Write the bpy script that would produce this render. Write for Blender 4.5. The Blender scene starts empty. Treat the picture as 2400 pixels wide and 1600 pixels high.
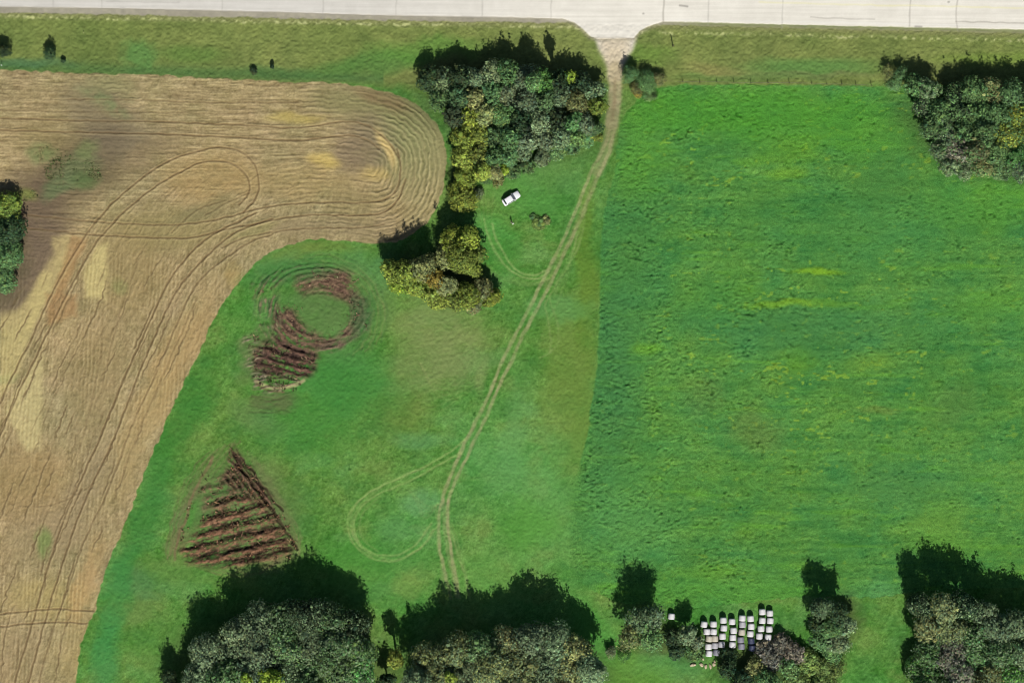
import bpy, math
import numpy as np
R = math.radians
S = 0.11                      # metres per photo pixel
CAM_H = 700.0
def P(px, py): return ((px-1200)*S, (800-py)*S)

# ------------------------------------------------------------ camera, sky, sun, exposure
scene = bpy.context.scene
cd = bpy.data.cameras.new("camera"); cam = bpy.data.objects.new("camera", cd)
scene.collection.objects.link(cam); scene.camera = cam
cam.location = (0, 0, CAM_H)
cd.sensor_width = 36; cd.lens = 36*CAM_H/(2400*S); cd.clip_end = 6000; cd.clip_start = 1
SUN_EL = 45; SDX, SDY = 0.17, -1.0           # the sun stands to the south, a little east
w = bpy.data.worlds.new("World"); scene.world = w; w.use_nodes = True
nt = w.node_tree; bg = nt.nodes['Background']
sky = nt.nodes.new('ShaderNodeTexSky'); sky.sky_type = 'NISHITA'; sky.sun_disc = False
sky.sun_elevation = R(SUN_EL); sky.sun_rotation = math.atan2(SDX, SDY)
nt.links.new(sky.outputs[0], bg.inputs[0]); bg.inputs[1].default_value = 0.05
sl = bpy.data.lights.new("sun", 'SUN'); sl.energy = 4.7; sl.angle = R(0.5); sl.color = (1, .965, .90)
so = bpy.data.objects.new("sun", sl); scene.collection.objects.link(so)
from mathutils import Vector, Matrix
sd = Vector((SDX, SDY, math.hypot(SDX, SDY)*math.tan(R(SUN_EL))))
so.rotation_euler = sd.to_track_quat('Z', 'Y').to_euler()
so.location = sd*200
scene.cycles.filter_width = 1.05
vs = scene.view_settings; vs.view_transform = 'Standard'; vs.look = 'None'; vs.exposure = 0.45; vs.gamma = 1
GAIN = 1.60                   # how bright a flat white surface shows in this light

# ------------------------------------------------------------ helpers
COL = scene.collection
def lin(c):
    c = np.asarray(c, float)/255
    return np.where(c <= .04045, c/12.92, ((c+.055)/1.055)**2.4)
def alb(c): return np.minimum(lin(c)/GAIN, .85)
def tag(o, label=None, cat=None, group=None, kind=None):
    if label: o['label'] = label
    if cat: o['category'] = cat
    if group: o['group'] = group
    if kind: o['kind'] = kind
    return o
def mesh_np(name, verts, faces, mat, parent=None, cols=None, smooth=False):
    """verts (n,3); faces (m,k) of one size k, or a list of index lists"""
    me = bpy.data.meshes.new(name)
    verts = np.asarray(verts, np.float32)
    if isinstance(faces, np.ndarray):
        m, k = faces.shape
        me.vertices.add(len(verts)); me.vertices.foreach_set('co', verts.ravel())
        me.loops.add(m*k); me.loops.foreach_set('vertex_index', faces.astype(np.int32).ravel())
        me.polygons.add(m); me.polygons.foreach_set('loop_start', np.arange(0, m*k, k, dtype=np.int32))
        me.update(calc_edges=True)
    else:
        me.from_pydata([tuple(map(float, v)) for v in verts], [], [tuple(f) for f in faces]); me.update()
    if smooth: me.polygons.foreach_set('use_smooth', np.ones(len(me.polygons), bool))
    if cols is not None:
        ca = me.color_attributes.new('Col', 'FLOAT_COLOR', 'POINT')
        c4 = np.ones((len(verts), 4), np.float32); c4[:, :3] = cols
        ca.data.foreach_set('color', c4.ravel())
    me.materials.append(mat)
    o = bpy.data.objects.new(name, me); COL.objects.link(o)
    if parent is not None: o.parent = parent
    return o
def thing(name, label, cat, loc=(0, 0, 0), rz=0, group=None):
    o = bpy.data.objects.new(name, None); o.empty_display_size = .3; COL.objects.link(o)
    o.location = loc; o.rotation_euler = (0, 0, rz)
    return tag(o, label, cat, group)
def base_mat(name, rough=.9, spec=.2):
    m = bpy.data.materials.new(name); m.use_nodes = True
    b = m.node_tree.nodes['Principled BSDF']
    b.inputs['Roughness'].default_value = rough; b.inputs['Specular IOR Level'].default_value = spec
    return m, m.node_tree, b
def attr_mat(name, nscale, namt, bump, rough=.95, nscale2=None):
    """base colour from the mesh's own colours, varied by two noises, with a bump"""
    m, t, b = base_mat(name, rough, .05)
    N = t.nodes.new; L = t.links.new
    a = N('ShaderNodeAttribute'); a.attribute_name = 'Col'
    tc = N('ShaderNodeTexCoord')
    n = N('ShaderNodeTexNoise'); n.inputs['Scale'].default_value = nscale; n.inputs['Detail'].default_value = 4
    L(tc.outputs['Object'], n.inputs['Vector'])
    mr = N('ShaderNodeMapRange'); mr.inputs[1].default_value = .25; mr.inputs[2].default_value = .75
    mr.inputs[3].default_value = 1-namt; mr.inputs[4].default_value = 1+namt
    L(n.outputs['Fac'], mr.inputs[0])
    sc = N('ShaderNodeVectorMath'); sc.operation = 'SCALE'
    L(a.outputs['Color'], sc.inputs[0]); L(mr.outputs[0], sc.inputs['Scale'])
    L(sc.outputs[0], b.inputs['Base Color'])
    if bump:
        bn = N('ShaderNodeTexNoise'); bn.inputs['Scale'].default_value = nscale2 or nscale*1.4; bn.inputs['Detail'].default_value = 3
        L(tc.outputs['Object'], bn.inputs['Vector'])
        bp = N('ShaderNodeBump'); bp.inputs['Strength'].default_value = .8; bp.inputs['Distance'].default_value = bump
        L(bn.outputs['Fac'], bp.inputs['Height']); L(bp.outputs[0], b.inputs['Normal'])
    return m
def flat_mat(name, rgb, rough=.6, spec=.3, metal=0, noise=.08, nscale=8):
    m, t, b = base_mat(name, rough, spec)
    b.inputs['Metallic'].default_value = metal
    c = tuple(alb(rgb))
    N = t.nodes.new; L = t.links.new
    tc = N('ShaderNodeTexCoord'); n = N('ShaderNodeTexNoise'); n.inputs['Scale'].default_value = nscale
    L(tc.outputs['Object'], n.inputs['Vector'])
    mx = N('ShaderNodeMix'); mx.data_type = 'RGBA'
    mx.inputs[6].default_value = (*[v*(1-noise) for v in c], 1); mx.inputs[7].default_value = (*[min(1, v*(1+noise)) for v in c], 1)
    L(n.outputs['Fac'], mx.inputs[0]); L(mx.outputs[2], b.inputs['Base Color'])
    return m
def leaf_mat(name, trans=.25):
    m, t, b = base_mat(name, .7, .15)
    N = t.nodes.new; L = t.links.new
    a = N('ShaderNodeAttribute'); a.attribute_name = 'Col'
    L(a.outputs['Color'], b.inputs['Base Color'])
    tr = N('ShaderNodeBsdfTranslucent'); L(a.outputs['Color'], tr.inputs['Color'])
    mx = N('ShaderNodeMixShader'); mx.inputs[0].default_value = trans
    L(b.outputs[0], mx.inputs[1]); L(tr.outputs[0], mx.inputs[2])
    L(mx.outputs[0], t.nodes['Material Output'].inputs['Surface'])
    return m

# ------------------------------------------------------------ numpy noise
def h2(ix, iy, seed):
    h = (ix.astype(np.int64)*374761393 + iy.astype(np.int64)*668265263 + seed*974634777) & 0xFFFFFFFF
    h = ((h ^ (h >> 13))*1274126177) & 0xFFFFFFFF
    h = h ^ (h >> 16)
    return (h & 0xFFFFFF).astype(np.float32)/float(0xFFFFFF)
def vn(x, y, seed):
    fx = np.floor(x); fy = np.floor(y); u = (x-fx).astype(np.float32); v = (y-fy).astype(np.float32)
    u = u*u*(3-2*u); v = v*v*(3-2*v); ix = fx.astype(np.int64); iy = fy.astype(np.int64)
    a = h2(ix, iy, seed); b = h2(ix+1, iy, seed); c = h2(ix, iy+1, seed); d = h2(ix+1, iy+1, seed)
    return ((a+(b-a)*u)*(1-v)+(c+(d-c)*u)*v)*2-1
def fbm(x, y, sx, sy, octv, seed):
    r = 0; a = 1; t = 0
    for o in range(octv):
        r = r + a*vn(x/sx*(2**o)+o*17.3, y/sy*(2**o)+o*9.1, seed+o*31); t += a; a *= .55
    return r/t*1.4
def sstep(a, b, x):
    t = np.clip((x-a)/(b-a), 0, 1); return t*t*(3-2*t)

# ------------------------------------------------------------ the ground, laid out on one grid of heights and colours
ST = 2.0
gx = np.arange(-240, 2640+.1, ST); gy = np.arange(-200, 1800+.1, ST)
X, Y = np.meshgrid(gx, gy); NY, NX = X.shape
X = X.astype(np.float32); Y = Y.astype(np.float32)
WX = X+9*fbm(X, Y, 60, 60, 3, 5); WY = Y+9*fbm(X, Y, 60, 60, 3, 77)       # for ragged outlines
BX = X+26*fbm(X, Y, 95, 95, 4, 35)+5*fbm(X, Y, 14, 14, 2, 36); BY = Y+20*fbm(X, Y, 80, 80, 4, 97)+5*fbm(X, Y, 14, 14, 2, 98)
EX = X+3*fbm(X, Y, 14, 14, 2, 15); EY = Y+3*fbm(X, Y, 14, 14, 2, 87)      # for crisper outlines
F1 = fbm(X, Y, 160, 160, 4, 101); F2 = fbm(X, Y, 45, 45, 4, 202); F3 = fbm(X, Y, 12, 12, 3, 303); F4 = vn(X/4.2, Y/4.2, 404)
F5 = fbm(X, Y, 7, 7, 2, 505)
H = np.zeros_like(X)
C = np.zeros((NY, NX, 3), np.float32)
def inpoly(poly, x, y):
    r = np.zeros(x.shape, bool); n = len(poly)
    for i in range(n):
        x1, y1 = poly[i]; x2, y2 = poly[(i+1) % n]
        if y1 == y2: continue
        c = (y1 > y) != (y2 > y)
        r ^= c & (x < (x2-x1)*(y-y1)/(y2-y1)+x1)
    return r
def smooth_poly(pts, n=2):
    p = np.array(pts, float)
    for _ in range(n):
        q = [p[0]]
        for a, b in zip(p[:-1], p[1:]): q += [a*.75+b*.25, a*.25+b*.75]
        q.append(p[-1]); p = np.array(q)
    return p
def pdist(pts, x, y):
    d = np.full(x.shape, 1e9, np.float32)
    for (x1, y1), (x2, y2) in zip(pts[:-1], pts[1:]):
        dx, dy = x2-x1, y2-y1; l = dx*dx+dy*dy+1e-9
        t = np.clip(((x-x1)*dx+(y-y1)*dy)/l, 0, 1)
        d = np.minimum(d, (x-x1-t*dx)**2+(y-y1-t*dy)**2)
    return np.sqrt(d)
def win(x0, x1, y0, y1):
    i0 = max(0, int((x0-gx[0])/ST)); i1 = min(NX, int((x1-gx[0])/ST)+2)
    j0 = max(0, int((y0-gy[0])/ST)); j1 = min(NY, int((y1-gy[0])/ST)+2)
    return (slice(j0, j1), slice(i0, i1))
def mixc(s, m, col):
    C[s] += (np.array(col, np.float32)-C[s])*np.clip(m, 0, 1)[..., None]
def stroke(pts, wd, col, a=1., depth=0., soft=2.2, rid=0., brk=.35, wob=1.2, seed=1):
    p = smooth_poly(pts); pad = wd+14
    s = win(p[:, 0].min()-pad, p[:, 0].max()+pad, p[:, 1].min()-pad, p[:, 1].max()+pad)
    if s[0].stop <= s[0].start or s[1].stop <= s[1].start: return
    x = X[s]+wob*vn(X[s]/17, Y[s]/17, seed); y = Y[s]+wob*vn(X[s]/17, Y[s]/17, seed+9)
    d = pdist(p, x, y); m = 1-sstep(wd/2-soft/2, wd/2+soft, d)
    m = m*(1-brk*(.5+.5*F2[s])-brk*.5*(F3[s]))
    if col is not None: mixc(s, a*m, col)
    if depth: H[s] -= depth*m
    if rid: H[s] += rid*np.exp(-((d-wd/2-2)/2.0)**2)
def blob(cx, cy, rx, ry, rot, col, a=1., soft=.6, hgt=0., tex=0., src=None, true=False):
    ext = max(rx, ry)*1.7+34; big_ = (not true) and min(rx, ry) > 22; WX_, WY_ = (BX, BY) if big_ else (WX, WY)
    s = win(cx-ext, cx+ext, cy-ext, cy+ext)
    if s[0].stop <= s[0].start or s[1].stop <= s[1].start: return
    c_, s_ = math.cos(R(rot)), math.sin(R(rot)); x = WX_[s]-cx; y = WY_[s]-cy
    d = np.sqrt(((x*c_+y*s_)/rx)**2+((-x*s_+y*c_)/ry)**2)
    m = 1-sstep(1-soft, 1+soft, d)
    if tex: m = m*np.clip(1-tex+tex*2*(.5+.35*F3[s]+.35*F2[s]), 0, 1)
    if src is not None: m = m*src[s]
    if col is not None: mixc(s, a*m, col)
    if hgt: H[s] += hgt*m
def polyblob(poly, col, a=1., soft=9., tex=0., src=None):
    p = np.array(poly, float); s = win(p[:, 0].min()-14, p[:, 0].max()+14, p[:, 1].min()-14, p[:, 1].max()+14)
    ins = inpoly(poly, EX[s], EY[s]); d = pdist(list(poly)+[poly[0]], EX[s], EY[s])
    sdd = np.where(ins, d, -d); m = sstep(-soft, soft, sdd)
    if tex: m = m*np.clip(1-tex+tex*2*(.5+.5*F3[s]), 0, 1)
    if src is not None: m = m*src[s]
    mixc(s, a*m, col)

# outlines (photo pixels = 0.11 m each)
xs = [-300, 0, 300, 600, 900, 1200, 1800, 2400, 2800]
road_y = np.interp(gx, xs, [14, 16, 20, 27, 36, 41, 57, 70, 78])
verge_y = np.interp(gx, xs, [28, 31, 36, 43, 49, 53, 65, 79, 86])
bound_r = [(-300, 160), (0, 163), (170, 171), (400, 178), (600, 190), (760, 194), (860, 204), (930, 221), (983, 249), (1021, 288), (1041, 332),
           (1046, 383), (1040, 440), (1020, 490), (1000, 522), (965, 550), (931, 566), (880, 571), (804, 563), (727, 560), (676, 574), (633, 592),
           (600, 614), (556, 666), (520, 712), (497, 749), (480, 798), (440, 880), (398, 966), (370, 1035), (340, 1105), (306, 1196), (275, 1271),
           (245, 1343), (224, 1424), (189, 1506), (176, 1600), (168, 1700), (160, 1900)]
field_poly = bound_r+[(-400, 1900), (-400, 160)]
crop_poly = [(2900, 190), (2060, 203), (1850, 199), (1600, 199), (1545, 206), (1500, 228), (1466, 262), (1450, 310), (1441, 400), (1425, 464), (1412, 527),
             (1407, 604), (1405, 800), (1391, 915), (1376, 1017), (1358, 1106), (1341, 1190), (1335, 1290), (1350, 1360), (1440, 1410), (1620, 1426),
             (1900, 1395), (2050, 1400), (2200, 1380), (2900, 1370)]
ST_IN = inpoly(field_poly, EX, EY); STD = pdist(bound_r, EX, EY); ST_S = np.where(ST_IN, STD, -STD)
CR_IN = inpoly(crop_poly, EX, EY); CRD = pdist(crop_poly[:19], EX, EY); CR_S = np.where(CR_IN, CRD, -CRD)
RY = Y-road_y[None, :]; VY = Y-verge_y[None, :]

# meadow
g = lambda *c: np.array(c, np.float32)
C[:] = g(90, 137, 60)
PALE = np.exp(-((X-1215-.0*Y)/170)**2)*sstep(860, 1000, Y)+.7*np.exp(-((X-960)/110)**2-((Y-1220)/110)**2)
C += (g(108, 158, 82)-C)*np.clip(PALE*.6, 0, .7)[..., None]
C += (F1[..., None]*g(15, 3, 5)+F2[..., None]*g(12, 8, 8)+F3[..., None]*g(6, 7, 5))
G1 = fbm(X, Y, 70, 50, 5, 1201); G2 = fbm(X, Y, 90, 60, 5, 1302); G3 = fbm(X, Y, 5.5, 5.5, 2, 1403)
C += (g(116, 142, 72)-C)*np.clip(G1*1.1-.1, 0, .55)[..., None]
C += (g(104, 154, 84)-C)*np.clip(G2*1.1-.15, 0, .5)[..., None]
GR = h2(np.round(X/ST).astype(np.int64), np.round(Y/ST).astype(np.int64), 5)-.5
C += GR[..., None]*g(24, 25, 18)
C += (g(68, 122, 56)-C)*np.clip(-G1*1.0-.15, 0, .5)[..., None]
PIT = np.clip(vn(X/7, Y/6, 1555)*.9+G3*.5-.75+.25*F2, 0, 1)
C += G3[..., None]*g(8, 9, 7)+F5[..., None]*g(6, 7, 5)
C -= PIT[..., None]*g(66, 76, 50)
TUF = np.clip(vn(X/5, Y/5, 1656)*.8+G3*.5-.78+.2*F1, 0, 1); C += TUF[..., None]*g(46, 44, 34)
BRS = fbm(X*.9+Y*.42, Y*.9-X*.42, 8, 60, 3, 1757); C += BRS[..., None]*g(6, 7, 4)
ROAD = RY < 0
# verge: olive grass, darker and greener towards the field
up = sstep(215, 185, Y+10*F2-(X > 1450)*5)*(1-sstep(0, 4, CR_S))
vc = g(122, 136, 74)+F1[..., None]*g(10, 6, 6)+F2[..., None]*g(12, 10, 6)+F3[..., None]*g(9, 9, 6)
C += (vc-C)*up[..., None]
edge = np.where(X < 900, Y-(155+X*.035), 0)
C += (g(80, 116, 64)-C)*(up*np.exp(-(edge/16)**2)*(X < 900)*(.75+.25*F2))[..., None]
for b in [(322, 125, 38, 26, 0, (84, 138, 72), .6), (870, 150, 130, 22, -8, (76, 128, 60), .6), (1000, 120, 110, 26, 0, (92, 142, 60), .6), (450, 130, 70, 20, 0, (92, 128, 60), .6),
          (1690, 165, 70, 14, 5, (150, 140, 88), .5), (1500, 130, 80, 25, 0, (108, 145, 62), .6), (1900, 160, 150, 22, 0, (86, 140, 70), .6), (1870, 178, 170, 7, 0, (120, 120, 80), .5),
          (1750, 182, 160, 9, 0, (96, 136, 68), .5), (2330, 140, 130, 14, 0, (120, 150, 62), .5), (60, 150, 110, 10, 0, (84, 122, 84), .6), (640, 170, 70, 12, 0, (74, 112, 62), .6)]:
    blob(*b, tex=.3)
# verge nearest the road: dry, and the line of pale flowers
nr = np.exp(-(np.maximum(VY-2, 0)/9)**2)*(VY > -3)
C += (g(138, 140, 92)-C)*(.75*nr)[..., None]
nr2 = np.exp(-((VY-np.where(X > 1500, 17, 8)-2*F2)/4.)**2)
C += (g(196, 200, 138)-C)*(np.clip(nr2*(.25+1.6*F5*(.6+.6*F2)), 0, .85))[..., None]
# crop
cc = g(85, 141, 66)+F1[..., None]*g(5, 5, 4)+F2[..., None]*g(9, 7, 3)+F3[..., None]*g(7, 8, 4)+G1[..., None]*g(10, 4, -4)+GR[..., None]*g(20, 22, 15)
HB = fbm(X+14*F2, Y+5*F2, 190, 8, 3, 2101); cc += HB[..., None]*g(9, 9, 4)*(.5+.7*sstep(1500, 1600, X))[..., None]
FL = np.clip(vn(X/9, Y/5, 2202)+.6*vn(X/30, Y/14, 2303)-.72, 0, 1)*3*(.25+np.exp(-((X-1900)/230)**2-((Y-850)/160)**2)+.8*np.exp(-((X-1850)/200)**2-((Y-680)/70)**2)+.5*np.exp(-((Y-300)/120)**2))
cc += (g(140, 176, 62)-cc)*np.clip(FL, 0, .7)[..., None]
SX = fbm(X, Y, 110, 16, 4, 606)
cc += (g(104, 165, 56)-cc)*np.clip((SX-.35)*.9, 0, .5)[..., None]
CW = 3+75*sstep(1060, 1300, Y); crm = sstep(-1, 1, CR_S/CW)
C += (cc-C)*crm[..., None]
for b in [(1470, 560, 80, 330, 3, (70, 128, 70), .45), (1430, 900, 60, 240, 4, (68, 126, 74), .5), (1700, 260, 330, 50, 0, (84, 152, 50), .65), (1900, 300, 260, 60, 5, (80, 148, 52), .5),
          (2330, 480, 160, 50, 0, (96, 160, 56), .5), (1850, 365, 60, 30, 0, (112, 166, 50), .4), (1845, 410, 45, 12, 0, (126, 172, 48), .5), (1915, 636, 60, 7, 0, (132, 178, 44), .8),
          (1830, 712, 78, 9, 2, (138, 180, 44), .85), (1950, 708, 50, 7, 0, (116, 168, 50), .6), (1870, 850, 45, 30, 0, (104, 158, 52), .55), (2030, 850, 60, 22, 0, (120, 160, 60), .6),
          (1760, 1010, 60, 50, 0, (104, 130, 66), .55), (1640, 920, 50, 40, 0, (100, 132, 66), .4), (2240, 950, 70, 40, -30, (98, 136, 66), .5), (2060, 960, 50, 10, 0, (130, 150, 70), .5),
          (2330, 720, 90, 40, 0, (96, 156, 62), .5), (1450, 1190, 90, 90, 0, (88, 148, 78), .5), (1520, 820, 40, 14, 0, (112, 168, 56), .6), (1480, 1250, 110, 80, 0, (96, 156, 84), .4),
          (2100, 1140, 120, 50, 0, (70, 130, 74), .5), (1680, 700, 90, 60, 0, (80, 140, 60), .5), (2200, 1230, 60, 40, 0, (112, 160, 66), .5), (1700, 1390, 250, 34, 0, (88, 152, 62), .6),
          (2050, 1480, 80, 110, 0, (90, 152, 92), .7), (1650, 1340, 90, 14, 0, (104, 160, 60), .5), (2250, 1280, 120, 28, 0, (104, 158, 60), .5), (2000, 520, 300, 90, 0, (66, 130, 66), .4),
          (1900, 770, 240, 60, 0, (66, 126, 74), .5), (1500, 370, 60, 90, 0, (98, 160, 54), .5), (2080, 430, 60, 60, 0, (74, 128, 60), .5)]:
    blob(*b, tex=.3, src=crm)
# meadow tones
mm = (1-crm)*(1-sstep(-4, 4, ST_S))
for b in [(1030, 760, 110, 60, 0, (128, 144, 84), .75), (1000, 860, 80, 60, 0, (120, 140, 80), .7), (1080, 830, 70, 60, 0, (136, 146, 92), .5), (940, 960, 60, 60, 0, (108, 132, 62), .6),
          (1330, 860, 60, 160, 4, (112, 138, 62), .65), (1375, 600, 28, 200, 2, (102, 134, 50), .7), (1330, 720, 60, 30, 0, (96, 152, 84), .6), (1350, 1010, 34, 110, 8, (108, 140, 62), .6),
          (1215, 1000, 34, 130, 0, (104, 156, 88), .55), (985, 1030, 60, 20, 0, (104, 156, 100), .5), (985, 1170, 46, 26, 20, (110, 162, 108), .55), (940, 1240, 60, 40, 0, (98, 152, 88), .5),
          (900, 700, 20, 60, 0, (108, 140, 76), .6), (1160, 1100, 80, 60, 0, (92, 154, 84), .5), (740, 960, 120, 110, 0, (66, 134, 56), .7), (820, 880, 110, 70, 20, (66, 132, 60), .6),
          (1280, 1180, 80, 130, 0, (104, 162, 88), .5), (1240, 1230, 70, 60, 0, (84, 148, 52), .5), (330, 1370, 60, 40, 0, (86, 128, 78), .6), (310, 1440, 70, 30, 0, (108, 134, 74), .5),
          (420, 1010, 40, 160, 28, (62, 124, 50), .7), (340, 1230, 36, 120, 20, (56, 122, 54), .6), (280, 1400, 26, 120, 18, (64, 136, 66), .6), (240, 1540, 34, 80, 10, (66, 142, 78), .6),
          (1150, 1360, 80, 60, 0, (92, 150, 66), .5), (900, 1350, 110, 60, 0, (88, 146, 70), .5), (1480, 1570, 80, 40, 20, (112, 160, 58), .8), (1390, 1480, 50, 90, -30, (76, 150, 64), .6),
          (820, 1320, 80, 60, 0, (78, 142, 56), .5), (1170, 540, 40, 40, 0, (80, 150, 64), .6), (1230, 450, 70, 40, 20, (90, 150, 70), .6), (1280, 390, 80, 40, 0, (100, 146, 78), .6),
          (1190, 600, 34, 40, 0, (62, 132, 52), .6), (1130, 880, 14, 40, 10, (148, 158, 100), .4), (690, 590, 80, 16, -14, (112, 136, 66), .7), (760, 578, 90, 14, 4, (116, 138, 66), .6),
          (640, 620, 60, 12, -30, (98, 140, 76), .6), (960, 1380, 40, 26, 0, (140, 158, 80), .4), (420, 1330, 60, 30, 20, (104, 138, 70), .5), (400, 1520, 90, 40, 0, (92, 146, 66), .5),
          (560, 1370, 80, 26, 10, (124, 154, 72), .5), (880, 620, 70, 40, 10, (88, 142, 84), .5), (600, 980, 60, 30, 30, (104, 134, 80), .5), (1560, 1560, 90, 40, 0, (88, 146, 84), .5)]:
    blob(*b, tex=.3, src=mm)
# stubble field
sm = sstep(-1.5, 1.5, ST_S)
sc_ = g(169, 151, 108)+F1[..., None]*g(7, 3, 2)+F2[..., None]*g(10, 7, 8)+F3[..., None]*g(9, 8, 7)+F5[..., None]*g(9, 9, 8)
sc_ = sc_+GR[..., None]*g(30, 28, 23)-g(5, 3, 1)
ddx, ddy = -.405, .914                      # the lie of the rows along the lower edge
pr = np.sqrt((X-880)**2+((Y-385)*1.0)**2); pt = np.arctan2(Y-385, X-880)*110
rA = fbm(X, Y, 46, 3.6, 2, 2404); rB = fbm(X*ddx+Y*ddy, X*ddy-Y*ddx+4*F2, 60, 3.8, 2, 2505); rC = fbm(pt, pr, 30, 4.0, 2, 2606); rD = fbm(X, Y, 4.2, 60, 2, 2707)
wC = sstep(840, 900, X)*sstep(620, 570, Y); wA = (1-wC)*sstep(600, 520, Y+.15*X); wB = 1-wC-wA
ROWS = wC*rC+wA*rA+wB*(.62*rB+.5*rD)
sc_ += ROWS[..., None]*g(21, 20, 16)
C += (sc_-C)*sm[..., None]
turn = sm*sstep(800, 930, X)*sstep(600, 560, Y)*sstep(150, 120, ST_S)
for b in [(960, 300, 90, 120, 0, (140, 144, 96), .8), (1000, 420, 60, 110, 0, (158, 152, 106), .6), (850, 250, 120, 34, 8, (140, 136, 92), .8), (860, 340, 60, 60, 0, (134, 118, 94), .75),
          (900, 235, 60, 16, 20, (128, 104, 76), .6), (690, 275, 60, 13, 0, (190, 172, 96), .7), (760, 380, 34, 16, 10, (208, 184, 108), .85), (905, 350, 12, 42, -25, (216, 190, 126), .85),
          (880, 405, 26, 14, 0, (206, 182, 112), .6), (500, 410, 110, 60, -10, (178, 148, 94), .45), (720, 420, 160, 40, 0, (174, 149, 96), .4), (780, 530, 200, 26, 0, (150, 134, 100), .6),
          (840, 480, 70, 30, 0, (150, 134, 90), .5), (230, 270, 90, 60, 20, (136, 124, 96), .8), (170, 400, 120, 80, -35, (108, 96, 72), .85), (80, 500, 80, 90, 0, (112, 96, 78), .85),
          (60, 620, 60, 110, 20, (118, 102, 84), .85), (30, 690, 50, 60, 0, (124, 108, 88), .7), (250, 200, 60, 30, 0, (140, 140, 96), .6), (260, 330, 110, 40, 0, (120, 108, 88), .6),
          (100, 320, 80, 40, 0, (142, 128, 84), .4), (350, 360, 70, 30, -30, (140, 122, 90), .5), (380, 540, 150, 50, 0, (150, 138, 90), .6), (480, 490, 70, 20, -25, (128, 122, 84), .6),
          (300, 640, 90, 90, 0, (152, 134, 88), .5), (420, 830, 40, 170, 28, (184, 154, 102), .5), (330, 1010, 40, 170, 24, (184, 160, 108), .5), (220, 880, 60, 130, 10, (158, 138, 96), .5),
          (60, 1130, 90, 80, 0, (160, 134, 88), .5), (200, 1150, 40, 160, 25, (152, 136, 104), .5), (120, 1260, 110, 60, 0, (160, 140, 104), .5), (102, 1272, 16, 34, 0, (118, 142, 78), .7),
          (130, 1400, 100, 50, 0, (190, 170, 106), .5), (200, 1560, 60, 90, 0, (190, 168, 108), .5), (210, 1370, 24, 90, 20, (194, 160, 108), .6), (20, 885, 22, 12, 0, (138, 152, 98), .7),
          (40, 1540, 60, 60, 0, (160, 140, 104), .4), (590, 540, 60, 16, -20, (150, 146, 92), .5), (280, 670, 20, 20, 0, (140, 148, 90), .5), (560, 640, 30, 30, 0, (190, 160, 100), .5)]:
    blob(*b, tex=.35, src=sm)
for p, col, a in [([(222, 575), (252, 570), (252, 640), (247, 700), (200, 697), (198, 640), (214, 600)], (204, 188, 128), .9),
                  ([(118, 555), (165, 548), (160, 640), (110, 700), (95, 740), (40, 800), (95, 640), (126, 600)], (202, 184, 124), .65),
                  ([(0, 735), (40, 728), (100, 640), (122, 640), (118, 690), (70, 790), (40, 880), (0, 930)], (200, 184, 124), .75),
                  ([(60, 880), (100, 830), (96, 1050), (60, 1056), (10, 960)], (204, 190, 134), .75),
                  ([(170, 550), (205, 560), (150, 690), (120, 700)], (172, 134, 88), .6),
                  ([(110, 690), (180, 690), (180, 740), (110, 760)], (170, 128, 84), .5)]:
    polyblob(p, col, a, tex=.3, src=sm)
# green weeds coming through the dark patch of stubble
for b in [(170, 400, 62, 40, -38, (112, 126, 84)), (140, 440, 40, 24, -30, (104, 120, 80)), (205, 350, 26, 20, 0, (122, 134, 84)), (100, 360, 30, 20, 0, (120, 136, 84)),
          (200, 420, 26, 20, 0, (92, 112, 66)), (240, 240, 60, 18, 30, (126, 138, 92)), (60, 455, 30, 16, 20, (128, 142, 70))]:
    blob(*b, .7, tex=.9, src=sm, hgt=.1)

# furrows that follow the edge of the stubble field
wv = 2.2*F2+.8*F3
fur = np.sin(2*np.pi*(ST_S+wv*.75)/11.4)*(.75+.5*vn(X/50, Y/50, 919))+.45*np.sin(2*np.pi*(ST_S+wv*1.6)/7.3)*np.clip(F2+.3, 0, 1)
amp = sm*(.07+.30*np.clip(F2+.1, 0, 1)+.62*turn+.30*sstep(560, 520, Y)*sstep(620, 760, X)*(1-turn))
amp = amp*sstep(1, 14, ST_S)
H += .15*fur*amp
C += (g(46, 40, 34)*.55*(fur*amp)[..., None])*np.clip(sm, 0, 1)[..., None]*.8
H += .05*ROWS*sm
fine = np.sin(2*np.pi*(ST_S+2.5*F1+1.5*F3)/6.1)*vn(X/40, Y/40, 909)
H += .05*fine*sm
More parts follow.
